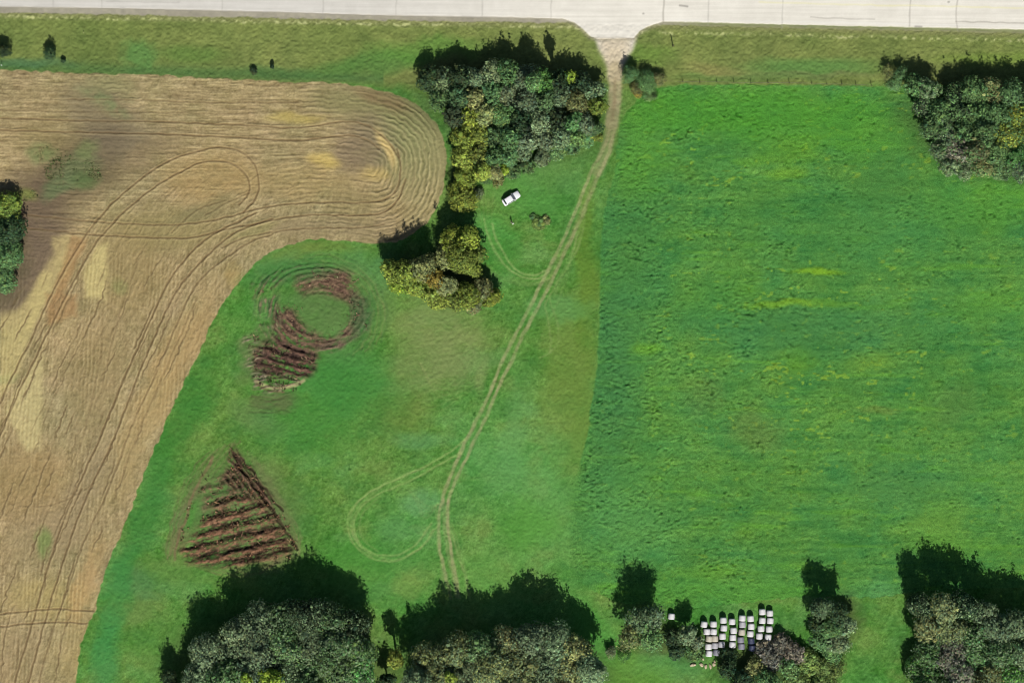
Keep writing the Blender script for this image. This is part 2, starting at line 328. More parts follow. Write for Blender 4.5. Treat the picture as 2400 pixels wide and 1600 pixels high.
# vertical combine rows down in the lower part
vr = np.sin(2*np.pi*(X+Y*.06+2.5*F2)/9.0)*sm*sstep(560, 640, Y)*np.clip(fbm(X, Y, 30, 200, 2, 33)+.3, 0, 1)
H += .05*vr; C += (g(10, 10, 9)*vr[..., None])
DK = (104, 84, 58)
tr = [[(-40, 276), (60, 279), (200, 284), (350, 285), (500, 291), (600, 294), (680, 301), (740, 296), (800, 285), (845, 288), (880, 303), (910, 330), (935, 370)],
      [(-40, 303), (100, 308), (250, 312), (400, 315), (560, 322), (690, 331), (740, 326), (810, 315), (860, 325), (890, 350)],
      [(50, 503), (150, 513), (250, 522), (400, 528), (470, 522), (560, 502), (613, 487), (664, 479), (730, 474), (804, 474), (868, 476), (906, 466), (934, 443), (941, 400), (930, 350)],
      [(50, 533), (150, 544), (250, 553), (400, 559), (470, 555), (530, 535), (600, 525), (651, 512), (727, 503), (804, 505), (868, 505), (906, 497), (937, 466), (950, 420)],
      [(520, 580), (560, 560), (600, 550), (676, 538), (760, 533), (840, 535), (900, 525)],
      [(-30, 1010), (0, 943), (28, 882), (71, 800), (120, 688), (163, 609), (219, 522), (288, 451), (365, 393), (408, 372), (459, 354), (510, 344), (560, 350), (596, 378), (608, 420), (604, 460), (570, 498)],
      [(-30, 1090), (0, 1019), (25, 958), (61, 882), (102, 800), (153, 693), (199, 609), (235, 553), (301, 484), (370, 431), (423, 402), (459, 383), (500, 374), (548, 383), (582, 410), (588, 450), (560, 480)],
      [(600, 500), (540, 528), (485, 555), (421, 619), (383, 681), (334, 790), (283, 902), (240, 1014), (199, 1103), (153, 1200), (102, 1358), (84, 1435), (33, 1600), (0, 1700)],
      [(640, 512), (580, 530), (520, 563), (439, 645), (403, 698), (357, 800), (334, 851), (306, 927), (255, 1055), (222, 1121), (186, 1200), (138, 1343), (110, 1435), (66, 1600), (40, 1700)],
      [(640, 548), (579, 568), (510, 617), (472, 650), (439, 698), (398, 800), (352, 902), (306, 1004), (281, 1075), (250, 1157), (230, 1198), (194, 1271), (163, 1366), (130, 1450), (90, 1600)],
      [(-20, 1440), (41, 1433), (115, 1426), (179, 1428), (219, 1432)], [(-20, 1470), (77, 1459), (143, 1456), (204, 1461)],
      [(460, 700), (425, 780), (372, 900), (330, 1000), (290, 1100)], [(480, 505), (520, 480), (560, 462), (590, 450)], [(400, 545), (440, 510), (470, 485), (530, 470)],
      [(240, 800), (225, 900), (200, 1000), (172, 1110), (150, 1190)], [(330, 600), (290, 700), (262, 800), (240, 900)], [(0, 258), (200, 262), (420, 264), (600, 270)],
      [(20, 1180), (100, 1190), (160, 1170), (220, 1130)], [(160, 233), (330, 234), (500, 242), (700, 240)]]
stren = [.8, .9, .8, .9, .6, .85, .85, .9, .9, .6, .85, .85, .35, .4, .4, .3, .3, .3, .3, .5]
for i, (p, a) in enumerate(zip(tr, stren)):
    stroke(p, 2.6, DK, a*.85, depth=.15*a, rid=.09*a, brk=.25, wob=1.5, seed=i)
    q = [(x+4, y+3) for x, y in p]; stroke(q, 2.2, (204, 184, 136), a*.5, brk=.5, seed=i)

for i, d0 in enumerate([46, 74, 96, 128, 143, 178, 205, 226, 262, 280, 330, 352, 400, 440]):
    q = np.abs(ST_S-d0+3*F1+1.2*F2); mk = (1-sstep(.8, 2.6, q))*sm*np.clip(fbm(X, Y, 70, 70, 2, 3000+i)*1.6+.35, 0, 1)*(.25+.75*sstep(560, 700, Y))
    C += (g(112, 94, 66)-C)*(.7*mk)[..., None]; H -= .10*mk
    q = np.abs(ST_S-d0+3.2+3*F1+1.2*F2); mk = (1-sstep(.8, 2.4, q))*sm*np.clip(fbm(X, Y, 70, 70, 2, 3000+i)*1.6+.35, 0, 1)*(.25+.75*sstep(560, 700, Y))
    C += (g(200, 182, 134)-C)*(.3*mk)[..., None]
# ------------------------------------------------------------ the vehicle tracks over the meadow
LG = (150, 168, 104); LT = (168, 164, 118)
def pair(pts, a=.7, col=LG, wd=4, depth=.05):
    stroke(pts, wd, col, a*.88, depth=depth, brk=.5, soft=3.6, wob=1.8)
drv = [(1443, 60), (1443, 120), (1443, 180), (1441, 230), (1434, 300), (1424, 350), (1405, 400)]
stroke([(1443, 70), (1443, 88)], 90, (224, 218, 204), 1, soft=10, brk=.05)
stroke([(1440, 95), (1442, 108)], 70, (216, 204, 180), 1, soft=14, brk=.15)
stroke([(1441, 108), (1442, 135)], 46, (216, 202, 176), 1, soft=12, brk=.15)
stroke([(1441, 135), (1442, 175)], 34, (210, 196, 168), 1, soft=10, brk=.15)
stroke([(1442, 160), (1442, 200), (1440, 240), (1434, 290)], 27, (188, 174, 140), .9, soft=8, brk=.25)
stroke([(1437, 270), (1430, 320), (1418, 360), (1400, 400)], 24, (158, 156, 112), .7, soft=8, brk=.4)
stroke([(1443, 185), (1440, 230), (1436, 280)], 5, (150, 132, 100), .6, soft=6, brk=.5)
pair([(1432, 300), (1420, 340), (1402, 370), (1386, 400), (1363, 461), (1338, 522), (1302, 604), (1266, 668), (1241, 721), (1205, 788), (1169, 866), (1133, 953), (1100, 1017), (1080, 1055), (1051, 1124), (1031, 1183), (1027, 1240), (1030, 1290), (1043, 1340), (1056, 1400)], .9, LT, 6.5)
pair([(1442, 300), (1430, 350), (1409, 400), (1379, 466), (1363, 510), (1333, 573), (1317, 604), (1289, 668), (1256, 727), (1223, 788), (1198, 851), (1174, 894), (1141, 973), (1108, 1040), (1080, 1101), (1059, 1144), (1048, 1183), (1047, 1225), (1059, 1302), (1075, 1400)], .9, LT, 6.5)
pair([(1400, 400), (1370, 480), (1335, 560), (1305, 620), (1278, 672)], .5, (140, 146, 92), 8)
pair([(1372, 480), (1368, 540), (1352, 590), (1320, 640), (1289, 693), (1277, 715), (1282, 745), (1292, 790), (1290, 825)], .55, LG, 3)
pair([(1289, 690), (1293, 720), (1305, 750), (1312, 790), (1300, 822), (1264, 838)], .5, LG, 3)
pair([(1376, 455), (1360, 560), (1320, 680), (1270, 790)], .25, LG, 3)
for o_, a_ in ((0, .5), (9, .55)):
    pair([(1040+o_, 1170), (1040+o_, 1230), (1048+o_, 1290), (1062+o_, 1350), (1070+o_, 1400)], a_, LT, 4)
pair([(1052, 1230), (1067, 1276), (1080, 1315), (1095, 1368), (1100, 1400)], .75, LG, 3.5)
pair([(1058, 1225), (1076, 1280), (1090, 1330), (1098, 1380)], .4, LG, 3)
pair([(1030, 1290), (1036, 1340), (1040, 1385)], .6, LG, 3.5)
pair([(1022, 1190), (1026, 1300)], .4, LG, 4)
lp1 = [(1092, 1028), (1070, 1050), (983, 1101), (893, 1137), (842, 1170), (819, 1200), (812, 1235), (826, 1275), (860, 1303), (905, 1318), (950, 1308), (990, 1280), (1015, 1240)]
lp2 = [(1078, 1062), (957, 1129), (868, 1165), (838, 1200), (826, 1235), (842, 1275), (875, 1298), (915, 1304), (955, 1292), (985, 1265), (1010, 1225)]
LH = (164, 182, 112); pair(lp1, .7, LH, 2.8); pair(lp2, .7, LH, 2.8); pair([(x+7, y-5) for x, y in lp1[2:]], .55, LH, 2.6)
pair([(893, 1143), (850, 1176), (830, 1205), (822, 1240), (838, 1278), (872, 1305)], .5, LG, 3); pair([(890, 1164), (850, 1200), (840, 1235), (855, 1270), (885, 1290)], .4, LG, 3)
pair([(1136, 515), (1142, 545), (1160, 590), (1188, 628), (1220, 650), (1262, 656), (1284, 640)], .9, (160, 180, 112), 3)
pair([(1152, 525), (1165, 565), (1190, 610), (1215, 638), (1250, 648), (1278, 636)], .85, (160, 180, 112), 3)
for o_ in range(4):
    pair([(1160+o_*9, 640-o_*5), (1200, 668-o_*4), (1250, 672-o_*3), (1290-o_*3, 655)], .3, LG, 2.6)
    pair([(1384-o_*9, 430+o_*12), (1366-o_*6, 520+o_*14), (1336, 600+o_*10), (1300, 668+o_*8)], .3, LG, 2.6)
    pair([(1120+o_*12, 470-o_*6), (1126+o_*8, 510), (1134+o_*9, 560), (1160+o_*6, 610)], .22, LG, 2.6)
    pair([(1150-o_*7, 860+o_*12), (1080, 905+o_*9), (1010+o_*6, 900+o_*14), (985, 850)], .2, (150, 160, 100), 2.6, .02)
    pair([(960+o_*8, 1150+o_*16), (1000, 1190+o_*10), (1026, 1180)], .3, LG, 2.6)
for i in range(16):
    yy = 730+i*15; pair([(930+i*4, yy+18), (1010, yy+6+8*math.sin(i)), (1090-i*3, yy+3), (1150-i*5, yy-26)], .16, (160, 166, 112), 3, 0)
# raked rings in the grass round the brown weeds
for i in range(7):
    k = 1+i*.055
    pts = [(750+math.cos(t)*118*k, 740+math.sin(t)*(112*k)) for t in np.linspace(-2.9-.05*i, 1.0-.1*i, 16)]
    stroke(pts, 3, (138, 134, 92) if i % 2 else (78, 110, 66), .38, depth=.05, brk=.6, wob=4, seed=40+i)
for i in range(8):
    pts = [(590-i*2, 925+i*6), (630, 935+i*5), (680+i*2, 925+i*6)]
    stroke(pts, 2.6, (84, 78, 58), .55-.05*i, depth=.06, brk=.6, wob=4, seed=60+i)
for i in range(7):
    stroke([(560-i*11, 1030+i*4), (500-i*13, 1110+i*4), (440-i*7, 1200+i*6), (408-i*3, 1290+i*3)], 3, (134, 124, 90) if i % 2 else (112, 100, 74), .45, depth=.05, brk=.6, wob=5, seed=80+i)
    stroke([(580+i*7, 1060+i*6), (640+i*6, 1170+i*5), (690+i*3, 1250), (696+i, 1300)], 3, (138, 126, 92), .34, depth=.04, brk=.7, wob=5, seed=90+i)
    stroke([(440+i*4, 1300+i*5), (520, 1322+i*5), (600, 1335+i*3), (680-i*5, 1310)], 3, (138, 128, 88), .34, brk=.7, wob=5, seed=99+i)
blob(560, 1180, 120, 110, 0, (92, 116, 66), .5, tex=.5); blob(640, 1290, 60, 30, 0, (126, 116, 82), .6, tex=.5)
blob(450, 1210, 26, 80, 22, (126, 112, 84), .6, tex=.6); blob(640, 1180, 24, 90, -28, (120, 110, 78), .5, tex=.6)
blob(590, 820, 26, 60, 15, (118, 118, 84), .6, tex=.6); blob(650, 940, 46, 26, 0, (104, 104, 72), .6, tex=.6)
def soil(poly, slope, period, ph, ca_, cb_, amp_, cover, seed, centre=None, soft=12.):
    """broken brown ridges of dead growth: colour and relief run in bands along one direction (or round a centre)"""
    p = np.array(poly, float); s = win(p[:, 0].min()-24, p[:, 0].max()+24, p[:, 1].min()-24, p[:, 1].max()+24)
    x = X[s]+5*fbm(X[s], Y[s], 26, 26, 3, seed+3); y = Y[s]+5*fbm(X[s], Y[s], 26, 26, 3, seed+4)
    ins = inpoly(poly, x, y); d = pdist(list(poly)+[poly[0]], x, y); m = sstep(-soft, soft, np.where(ins, d, -d))
    if centre is None: v = Y[s]+slope*X[s]; u = X[s]
    else:
        qx = (X[s]-centre[0]); qy = (Y[s]-centre[1])*1.15; v = np.sqrt(qx*qx+qy*qy); u = np.arctan2(qy, qx)*70
    v = v+4.2*fbm(X[s], Y[s], 30, 30, 4, seed+5)
    rdg = .5+.5*np.cos(2*np.pi*(v-ph)/period)
    n1 = fbm(u, v, 34, 5, 3, seed); n2 = fbm(u, v, 8, 3.4, 2, seed+1)
    wn = h2(np.round(X[s]/ST).astype(np.int64), np.round(Y[s]/ST).astype(np.int64), seed)-.5; n3 = fbm(X[s], Y[s], 6, 6, 2, seed+40)
    k = np.clip(m*np.clip(.45*n3+.35*fbm(X[s], Y[s], 20, 16, 2, seed+41)-.08+cover+n1*.85+.35*n2+.3*(rdg-.5), 0, 1.)*1.15, 0, 1)
    col = np.array(cb_, np.float32)+(np.array(ca_, np.float32)-np.array(cb_, np.float32))*np.clip(rdg+.5*n2, 0, 1)[..., None]
    C[s] += (col-C[s])*k[..., None]; C[s] += ((n2+1.6*wn+n3)*k)[..., None]*g(18, 15, 12)
    H[s] += amp_*(rdg-.5)*m*(.5+.6*np.clip(.5+n1, 0, 1))+(.07*n2+.14*wn+.12*n3)*k
BRN = (118, 96, 76); BRD = (70, 58, 46)
blob(757, 726, 120, 104, 0, (92, 122, 70), .55, true=True, tex=.5); blob(565, 1215, 120, 110, 0, (100, 122, 72), .6, true=True, tex=.5)
soil([(696, 640), (760, 630), (815, 638), (826, 664), (850, 700), (822, 714), (792, 702), (742, 690), (714, 694), (688, 672)], 0, 15, 4, BRN, (108, 84, 70), .16, 1.2, 11, (755, 760))
soil([(655, 716), (690, 730), (718, 768), (760, 790), (800, 786), (776, 812), (745, 818), (740, 845), (690, 835), (640, 812), (636, 750)], 0, 17, 3, BRN, (86, 68, 58), .3, 1.05, 12, (755, 700))
soil([(822, 690), (858, 702), (862, 740), (838, 778), (800, 796), (796, 776), (822, 748)], 0, 14, 3, (118, 94, 78), (80, 62, 52), .25, 1.1, 13, (755, 728))
soil([(872, 730), (858, 772), (800, 816), (742, 824), (752, 806), (810, 790), (846, 756)], 0, 12, 5, (124, 106, 88), (94, 82, 66), .2, .95, 14, (745, 700))
soil([(590, 660), (640, 632), (700, 622), (770, 612), (830, 640), (820, 650), (760, 634), (690, 650), (640, 668), (590, 700)], 0, 13, 5, (118, 98, 78), (66, 88, 54), .3, .32, 15, (745, 735))
soil([(600, 700), (650, 690), (660, 760), (640, 800), (600, 780)], 0, 12, 5, (116, 108, 82), (70, 96, 58), .2, .28, 16, (745, 735))
soil([(596, 822), (624, 796), (664, 802), (744, 840), (740, 866), (704, 890), (630, 884), (596, 868)], -.28, 18, 2, (106, 80, 68), (62, 48, 42), .45, .95, 17)
soil([(590, 860), (640, 876), (700, 888), (690, 910), (640, 922), (596, 908)], .1, 10, 2, (124, 116, 96), (78, 84, 62), .2, .35, 18)
soil([(570, 790), (600, 786), (612, 830), (600, 880), (576, 860)], .4, 10, 2, (140, 130, 106), (86, 96, 66), .15, .25, 19)
soil([(478, 1220), (505, 1180), (560, 1155), (622, 1172), (655, 1225), (684, 1285), (650, 1312), (540, 1326), (440, 1322), (424, 1292)], .24, 30, 1400, (126, 94, 72), (58, 48, 36), .85, .85, 20)  # dark bands paint in the shadow between the ridges
soil([(536, 1060), (552, 1052), (590, 1110), (640, 1160), (640, 1190), (590, 1170), (560, 1150), (520, 1130)], -1.25, 20, 6, (110, 86, 70), (54, 44, 34), .6, .75, 21)
soil([(470, 1140), (540, 1100), (590, 1130), (560, 1180), (480, 1200)], .24, 22, 8, (114, 94, 72), (70, 72, 48), .4, .35, 22)
for l_, w_ in (([(546, 1062), (590, 1130), (640, 1195), (696, 1285)], 5), ([(566, 1070), (612, 1130), (660, 1200)], 3.5)):
    stroke(l_, w_, (62, 48, 38), .85, depth=.35, rid=.15, brk=.35, wob=4)
blob(755, 728, 52, 44, 0, (96, 128, 70), .85, hgt=.3, tex=.3); blob(700, 630, 110, 26, -8, (66, 122, 62), .6, tex=.4)
blob(840, 740, 26, 60, 0, (72, 118, 66), .6, tex=.4); blob(448, 1205, 10, 34, 22, (84, 142, 62), .8)
stroke([(600, 893), (625, 905), (655, 910), (690, 904), (712, 892)], 7, (196, 170, 134), .8, brk=.4, soft=4)
stroke([(600, 900), (630, 916), (665, 918)], 4, (120, 100, 74), .7, brk=.4)
stroke([(500, 1070), (478, 1110), (455, 1150), (440, 1200), (412, 1280), (410, 1310)], 6, (128, 108, 80), .75, brk=.3, wob=3)
# bare soil and litter under the woods and the brown weeds, shade painted in
LITTER_SHADE = []
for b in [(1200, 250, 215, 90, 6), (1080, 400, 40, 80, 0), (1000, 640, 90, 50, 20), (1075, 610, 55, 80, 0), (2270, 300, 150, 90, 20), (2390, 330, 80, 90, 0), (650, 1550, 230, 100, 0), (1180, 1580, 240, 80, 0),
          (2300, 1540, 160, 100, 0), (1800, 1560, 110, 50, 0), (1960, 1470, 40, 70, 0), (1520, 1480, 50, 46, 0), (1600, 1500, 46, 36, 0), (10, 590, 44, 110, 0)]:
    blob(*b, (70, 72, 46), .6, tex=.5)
# road, cracks, worn paint, shoulder
gr = sstep(600, 1500, X)  # exposure shift painted into the road colour, brighter to the right
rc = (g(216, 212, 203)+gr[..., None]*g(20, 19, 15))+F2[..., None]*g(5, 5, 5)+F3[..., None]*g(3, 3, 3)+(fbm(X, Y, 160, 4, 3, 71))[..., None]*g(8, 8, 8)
rm = sstep(1.5, -1.5, RY+1.0*F3)
shm = sstep(2, -3, VY+2.5*F3+1.5*F2)
sh = np.broadcast_to(g(172, 164, 150), C.shape)+F3[..., None]*g(14, 13, 12)+F2[..., None]*g(8, 8, 8)
drm = np.clip(1-np.abs(X-1440)/95, 0, 1)
shc = np.clip(1-sstep(60, 100, np.abs(X-1440)), 0, 1)
C += (sh-C)*(shm*(.9-.5*sstep(1500, 1700, X)))[..., None]
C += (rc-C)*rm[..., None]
apron = [(1290, 30), (1320, 44), (1345, 53), (1365, 68), (1383, 86), (1400, 91), (1485, 90), (1499, 74), (1518, 63), (1545, 54), (1580, 40), (1440, 0)]
APR = inpoly(apron, X+.8*F3, Y+.8*F3)
dd = pdist(apron+[apron[0]], X, Y); am = sstep(-1.5, 1.5, np.where(APR, dd, -dd))
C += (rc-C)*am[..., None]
fr = np.exp(-(np.minimum(dd, 50)/7)**2)*(1-am)*(Y > 44)*(1-shm)
C += (g(168, 160, 138)-C)*(.7*fr)[..., None]
stroke([(1388, 90), (1440, 87), (1484, 92)], 1.6, (150, 142, 128), .5, brk=.2)
for x0, y1 in [(125, 26), (237, 30), (520, 34), (757, 40), (928, 42), (1130, 48), (1291, 50), (1660, 60), (1834, 66)]:
    stroke([(x0+2, -40), (x0, -5), (x0+1, 12), (x0-1, y1)], 1.7, (166, 162, 152), .42, brk=.3, wob=1.6, depth=.005)
stroke([(1560, -20), (1556, 10), (1553, 30), (1555, 52)], 2., (150, 144, 132), .6, brk=.15)
stroke([(2137, -10), (2132, 20), (2132, 62)], 1.8, (156, 150, 140), .5, brk=.15)
stroke([(2246, -10), (2239, 32), (2245, 72)], 1.8, (156, 150, 140), .5, brk=.15)
stroke([(1780, 6), (2000, 12), (2200, 15), (2420, 21), (2600, 25)], 2.6, (240, 234, 170), .45, brk=.25)
stroke([(1560, 48), (1900, 52), (2200, 58), (2600, 66)], 1.6, (246, 244, 238), .4, brk=.25)
stroke([(2240, 51), (2320, 53), (2420, 56)], 1.4, (140, 134, 124), .6, brk=.3); stroke([(1900, 41), (1960, 44), (2050, 46)], 1.3, (170, 164, 154), .6)
stroke([(0, 16), (150, 17), (400, 24), (600, 28), (900, 37), (1200, 42)], 1.6, (150, 146, 138), .5, brk=.4)
stroke([(250, 4), (420, 6)], 1.4, (176, 172, 164), .5)
for q in ([(1593, 13), (1612, 15)], [(2145, 62), (2160, 63)], [(2222, 5), (2224, 5)], [(1508, 33), (1509, 33)]):
    stroke(q, 3, (150, 146, 138), .7, brk=.1)

# relief
grassy = (1-sm)*(1-rm)*(1-am)
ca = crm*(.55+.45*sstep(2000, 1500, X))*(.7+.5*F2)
SXn = vn(X/9+1.2*F2, Y/5.2, 818)
H += grassy*(1-crm)*(1-shm)*(.045*F3+.05*F4+.05*F2+.07*G3+.06*GR-.15*PIT)
PC = np.clip(vn(X/5.6, Y/4.6, 1655)*.9+F5*.5-.45+.35*F2, 0, 1)
VF = vn(X/4.6+1.3*F3, Y/4.0, 1777)
H += ca*(.02*SXn+.09*F5+.16*VF)-crm*.30*PC*(.5+ca)
C -= (crm*PC*(.5+.5*ca))[..., None]*g(38, 44, 28)  # pits darkened in colour too, painting in the crop's self-shadow
H += crm*.10*F3
H += sm*(.05*F5+.045*F4+.02*F3+.05*GR)
H += crm*.07*GR
H += up*(1-shm)*(.035*F5+.05*G3)
C += ((ca*(SXn*.5+F5*.5))[..., None]*g(11, 15, 7))
H += .10*rm+.10*am*(1-rm)
bd = np.minimum(np.minimum(X-gx[0], gx[-1]-X), np.minimum(Y-gy[0], gy[-1]-Y))
H -= .9*(1-sstep(4, 90, bd))
def ground_z(px, py):
    i = int(round((px-gx[0])/ST)); j = int(round((py-gy[0])/ST))
    return float(H[min(max(j, 0), NY-1), min(max(i, 0), NX-1)])
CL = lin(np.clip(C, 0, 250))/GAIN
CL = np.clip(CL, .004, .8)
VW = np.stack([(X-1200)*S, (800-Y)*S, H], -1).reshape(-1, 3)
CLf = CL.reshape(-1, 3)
REG = np.zeros((NY, NX), np.int8)              # 0 meadow 1 verge 2 stubble 3 crop 4 road 5 shoulder
REG[(up > .5)] = 1; REG[CR_S > 0] = 3; REG[ST_S > 0] = 2
REG[(VY < 0) & (REG != 2)] = 5; REG[(RY < 0) | APR] = 4
DRV = (pdist([(1441, 90), (1442, 120), (1442, 200), (1436, 290)], X, Y) < np.where(Y < 130, 30, 15)) & (REG != 4); REG[DRV] = 6
idx = np.arange(NY*NX).reshape(NY, NX)
quads = np.stack([idx[1:, :-1], idx[1:, 1:], idx[:-1, 1:], idx[:-1, :-1]], -1).reshape(-1, 4)
qr = REG[:-1, :-1].reshape(-1)
GM = {0: ('meadow', attr_mat('mown grass', 5, .22, .10)), 1: ('verge', attr_mat('verge grass', 5, .30, .14)), 2: ('stubble_field', attr_mat('stubble', 7, .22, .10)),
      3: ('crop_field', attr_mat('green crop', 4, .34, .22)), 4: ('road', attr_mat('pale concrete', 3, .03, .006, .85)),
      5: ('road_shoulder', attr_mat('gravel shoulder', 8, .15, .04)), 6: ('driveway', attr_mat('packed gravel', 7, .12, .04))}
for k, (nm, mt) in GM.items():
    q = quads[qr == k]; u, inv = np.unique(q, return_inverse=True)
    o = mesh_np(nm, VW[u], inv.reshape(q.shape), mt, cols=CLf[u], smooth=True)
    tag(o, kind='structure')
big = mesh_np('ground', [(-2500, -2500, -.75), (2500, -2500, -.75), (2500, 2500, -.75), (-2500, 2500, -.75)], [(0, 1, 2, 3)], flat_mat('far ground', (84, 136, 66), .95, .05, noise=.3, nscale=.02))
tag(big, kind='structure')

# ------------------------------------------------------------ trees
BARK = flat_mat('bark', (120, 112, 98), .9, .1, noise=.25, nscale=3)
LEAF = leaf_mat('leaves', .22)
KIND = {'pale': ((134, 164, 88), 'pale green'), 'grey': ((126, 150, 108), 'grey green'), 'gg': ((108, 146, 88), 'dull green'), 'dark': ((68, 94, 60), 'dark green'), 'olive': ((146, 156, 98), 'olive green'),
        'yg': ((146, 166, 72), 'yellow green'), 'green': ((98, 150, 76), 'fresh green'), 'brown': ((140, 138, 118), 'greyish brown'), 'gold': ((190, 172, 82), 'golden yellow'),
        'lime': ((172, 204, 76), 'bright lime')}
def tubes(paths, n=6):
    V = []; Fc = []
    for pts in paths:
        b0 = len(V)
        for k, (p, r) in enumerate(pts):
            p = Vector(p)
            d = (Vector(pts[min(k+1, len(pts)-1)][0])-Vector(pts[max(k-1, 0)][0])).normalized()
            a = d.orthogonal().normalized(); b = d.cross(a)
            for i in range(n):
                t = 2*math.pi*i/n; V.append(p+(a*math.cos(t)+b*math.sin(t))*r)
        for k in range(len(pts)-1):
            for i in range(n):
                j = (i+1) % n; Fc.append((b0+k*n+i, b0+k*n+j, b0+(k+1)*n+j, b0+(k+1)*n+i))
        Fc.append(tuple(b0+(len(pts)-1)*n+i for i in range(n)))
    return V, Fc
def leaves(rng, cen, nrm, size, col):
    n = len(cen)
    nrm = nrm/np.linalg.norm(nrm, axis=1, keepdims=True)
    t = np.cross(nrm, rng.normal(size=(n, 3))); t /= np.linalg.norm(t, axis=1, keepdims=True)+1e-9
    b = np.cross(nrm, t); s = size[:, None]
    asp = rng.uniform(.5, .9, (n, 1))
    V = np.stack([cen+t*s, cen+b*s*asp, cen-t*s, cen-b*s*asp*rng.uniform(.6, 1.1, (n, 1))], 1).reshape(-1, 3)
    F = np.arange(n*4).reshape(-1, 4)
    return V, F, np.repeat(col, 4, axis=0)
def make_tree(px, py, rp, h, kind, name, label, cat, group, seed, dens=1., spires=7, lsize=.31, mix=None):
    rng = np.random.default_rng(seed)
    r = rp*S*1.06; a = min(h*.40, r*1.35); zc = h-a
    k = 1-(zc+.4*a)/CAM_H
    x, y = P(px, py); x *= k; y *= k
    z0 = ground_z(1200+x/S, 800-y/S)-.05
    t = thing(name, label, cat, (x, y, z0), 0, group)
    base = np.array(KIND[kind][0], float)
    nc = int(np.clip(6+4.2*r*r, 7, 130)); lob = rng.uniform(0, 6.28, 3)
    u = rng.normal(size=(nc, 3)); u /= np.linalg.norm(u, axis=1, keepdims=True); u[:, 2] = np.abs(u[:, 2])*1.0-.25*rng.random(nc)
    th = np.arctan2(u[:, 1], u[:, 0])
    lobe = 1+.14*np.sin(2*th+lob[0])+.10*np.sin(3*th+lob[1])+.08*np.sin(5*th+lob[2])
    rr = rng.random(nc)**.38
    cr = rng.uniform(.15, .34, nc)*min(r, 3.0)*(1.15 if r < 2 else 1)
    cc = u*np.array([r-cr.mean(), r-cr.mean(), a*.8])*rr[:, None]*lobe[:, None]; cc[:, 2] += zc
    cs = np.stack([cr, cr, cr*rng.uniform(.6, .95, nc)], 1)
    ns = spires
    if ns:      # upright leaders that stand above the crown
        an = rng.uniform(0, 6.28, ns); q = rng.uniform(0, 1, ns)**.6*.92*r
        sc = np.stack([np.cos(an)*q, np.sin(an)*q, np.full(ns, h)-rng.uniform(-.9, 1.0, ns)-q*.55], 1)
        sw = rng.uniform(.22, .55, ns); ss = np.stack([sw, sw, rng.uniform(1.2, 2.4, ns)], 1)*min(1.2, r/3)
        cc = np.vstack([cc, sc]); cs = np.vstack([cs, ss])
    ncl = len(cc); base = base*rng.uniform(.82, 1.12)+np.array([rng.normal(0, 2.5), 0, rng.normal(0, 2)])
    hue = rng.normal(0, 1, (ncl, 1))*.11; cl_col = base*(1+hue)+rng.normal(0, 1, (ncl, 1))*np.array([6, 2, -2])
    dk_ = rng.random(ncl) < .16; cl_col[dk_] *= .72
    if mix:
        sel = rng.random(ncl) < .3; cl_col[sel] = np.array(KIND[mix][0])*(1+rng.normal(0, .1, (sel.sum(), 1)))
    wgt = (cs[:, 0]*cs[:, 1])+.15*cs[:, 0]*cs[:, 2]; wgt /= wgt.sum()
    n = int(320*r*r*dens*(.26/lsize)**2+120)
    ci = rng.choice(ncl, n, p=wgt)
    d = rng.normal(size=(n, 3)); d /= np.linalg.norm(d, axis=1, keepdims=True)
    d[:, 2] = np.where(d[:, 2] < -.35, -d[:, 2], d[:, 2])
    rad = (.55+.55*rng.random(n)**.6)[:, None]
    pos = cc[ci]+d*cs[ci]*rad+rng.normal(0, .07, (n, 3))
    car = rng.random(n) < .33          # loose leaves spread over the whole dome between the clumps
    dd_ = rng.normal(size=(n, 3)); dd_[:, 2] = np.abs(dd_[:, 2]); dd_ /= np.linalg.norm(dd_, axis=1, keepdims=True)
    lb = 1+.14*np.sin(2*np.arctan2(dd_[:, 1], dd_[:, 0])+lob[0])+.10*np.sin(3*np.arctan2(dd_[:, 1], dd_[:, 0])+lob[1])
    q3 = dd_*np.array([r*.97, r*.97, a*.92])*(lb*rng.uniform(.72, 1.12, n))[:, None]+np.array([0, 0, zc])
    pos[car] = q3[car]; d[car] = dd_[car]
    nr = d*1.0+rng.normal(0, .30, (n, 3))+np.array([0, 0, .35])
    lc = cl_col[ci]*(1+rng.normal(0, .07, (n, 1)))+rng.normal(0, 2, (n, 3))
    hot = rng.random(n) < .03; lc[hot] = lc[hot]*1.15+8
    V, F, cl = leaves(rng, pos, nr, lsize*rng.uniform(.6, 1.2, n), np.clip(lin(np.clip(lc, 12, 240))/GAIN, .01, .6))
    mesh_np('crown', V, F, LEAF, t, cols=cl)
    # trunk and limbs
    tr_ = max(.07, .028*h+.01*r); top = zc+a*.35
    if r < 1.3 and h < 4:
        paths = []
        for i in range(5):
            c = cc[rng.integers(ncl)]*.8; paths.append([((c[0]*.15, c[1]*.15, -.1), .035), ((c[0]*.6, c[1]*.6, c[2]*.55), .025), (tuple(c), .012)])
    else:
        paths = [[((0, 0, -.3), tr_*1.35), ((.05, 0, h*.12), tr_), ((rng.normal(0, .2), rng.normal(0, .2), zc*.7), tr_*.75), ((rng.normal(0, .3), rng.normal(0, .3), top), tr_*.25)]]
        for i in range(min(14, ncl)):
            c = cc[i]; s0 = rng.uniform(.35, .8)
            st = Vector((0, 0, s0*zc+.1)); en = Vector(c); md = st.lerp(en, .5)+Vector((0, 0, -.08*r))
            paths.append([(tuple(st), tr_*.42), (tuple(md), tr_*.26), (tuple(en), tr_*.08+.01)])
            for q_ in range(3):
                e2 = en+Vector(rng.normal(0, .32, 3))*float(cr.mean()*2.2); paths.append([(tuple(md.lerp(en, .6)), tr_*.14+.01), (tuple(e2), .015)])
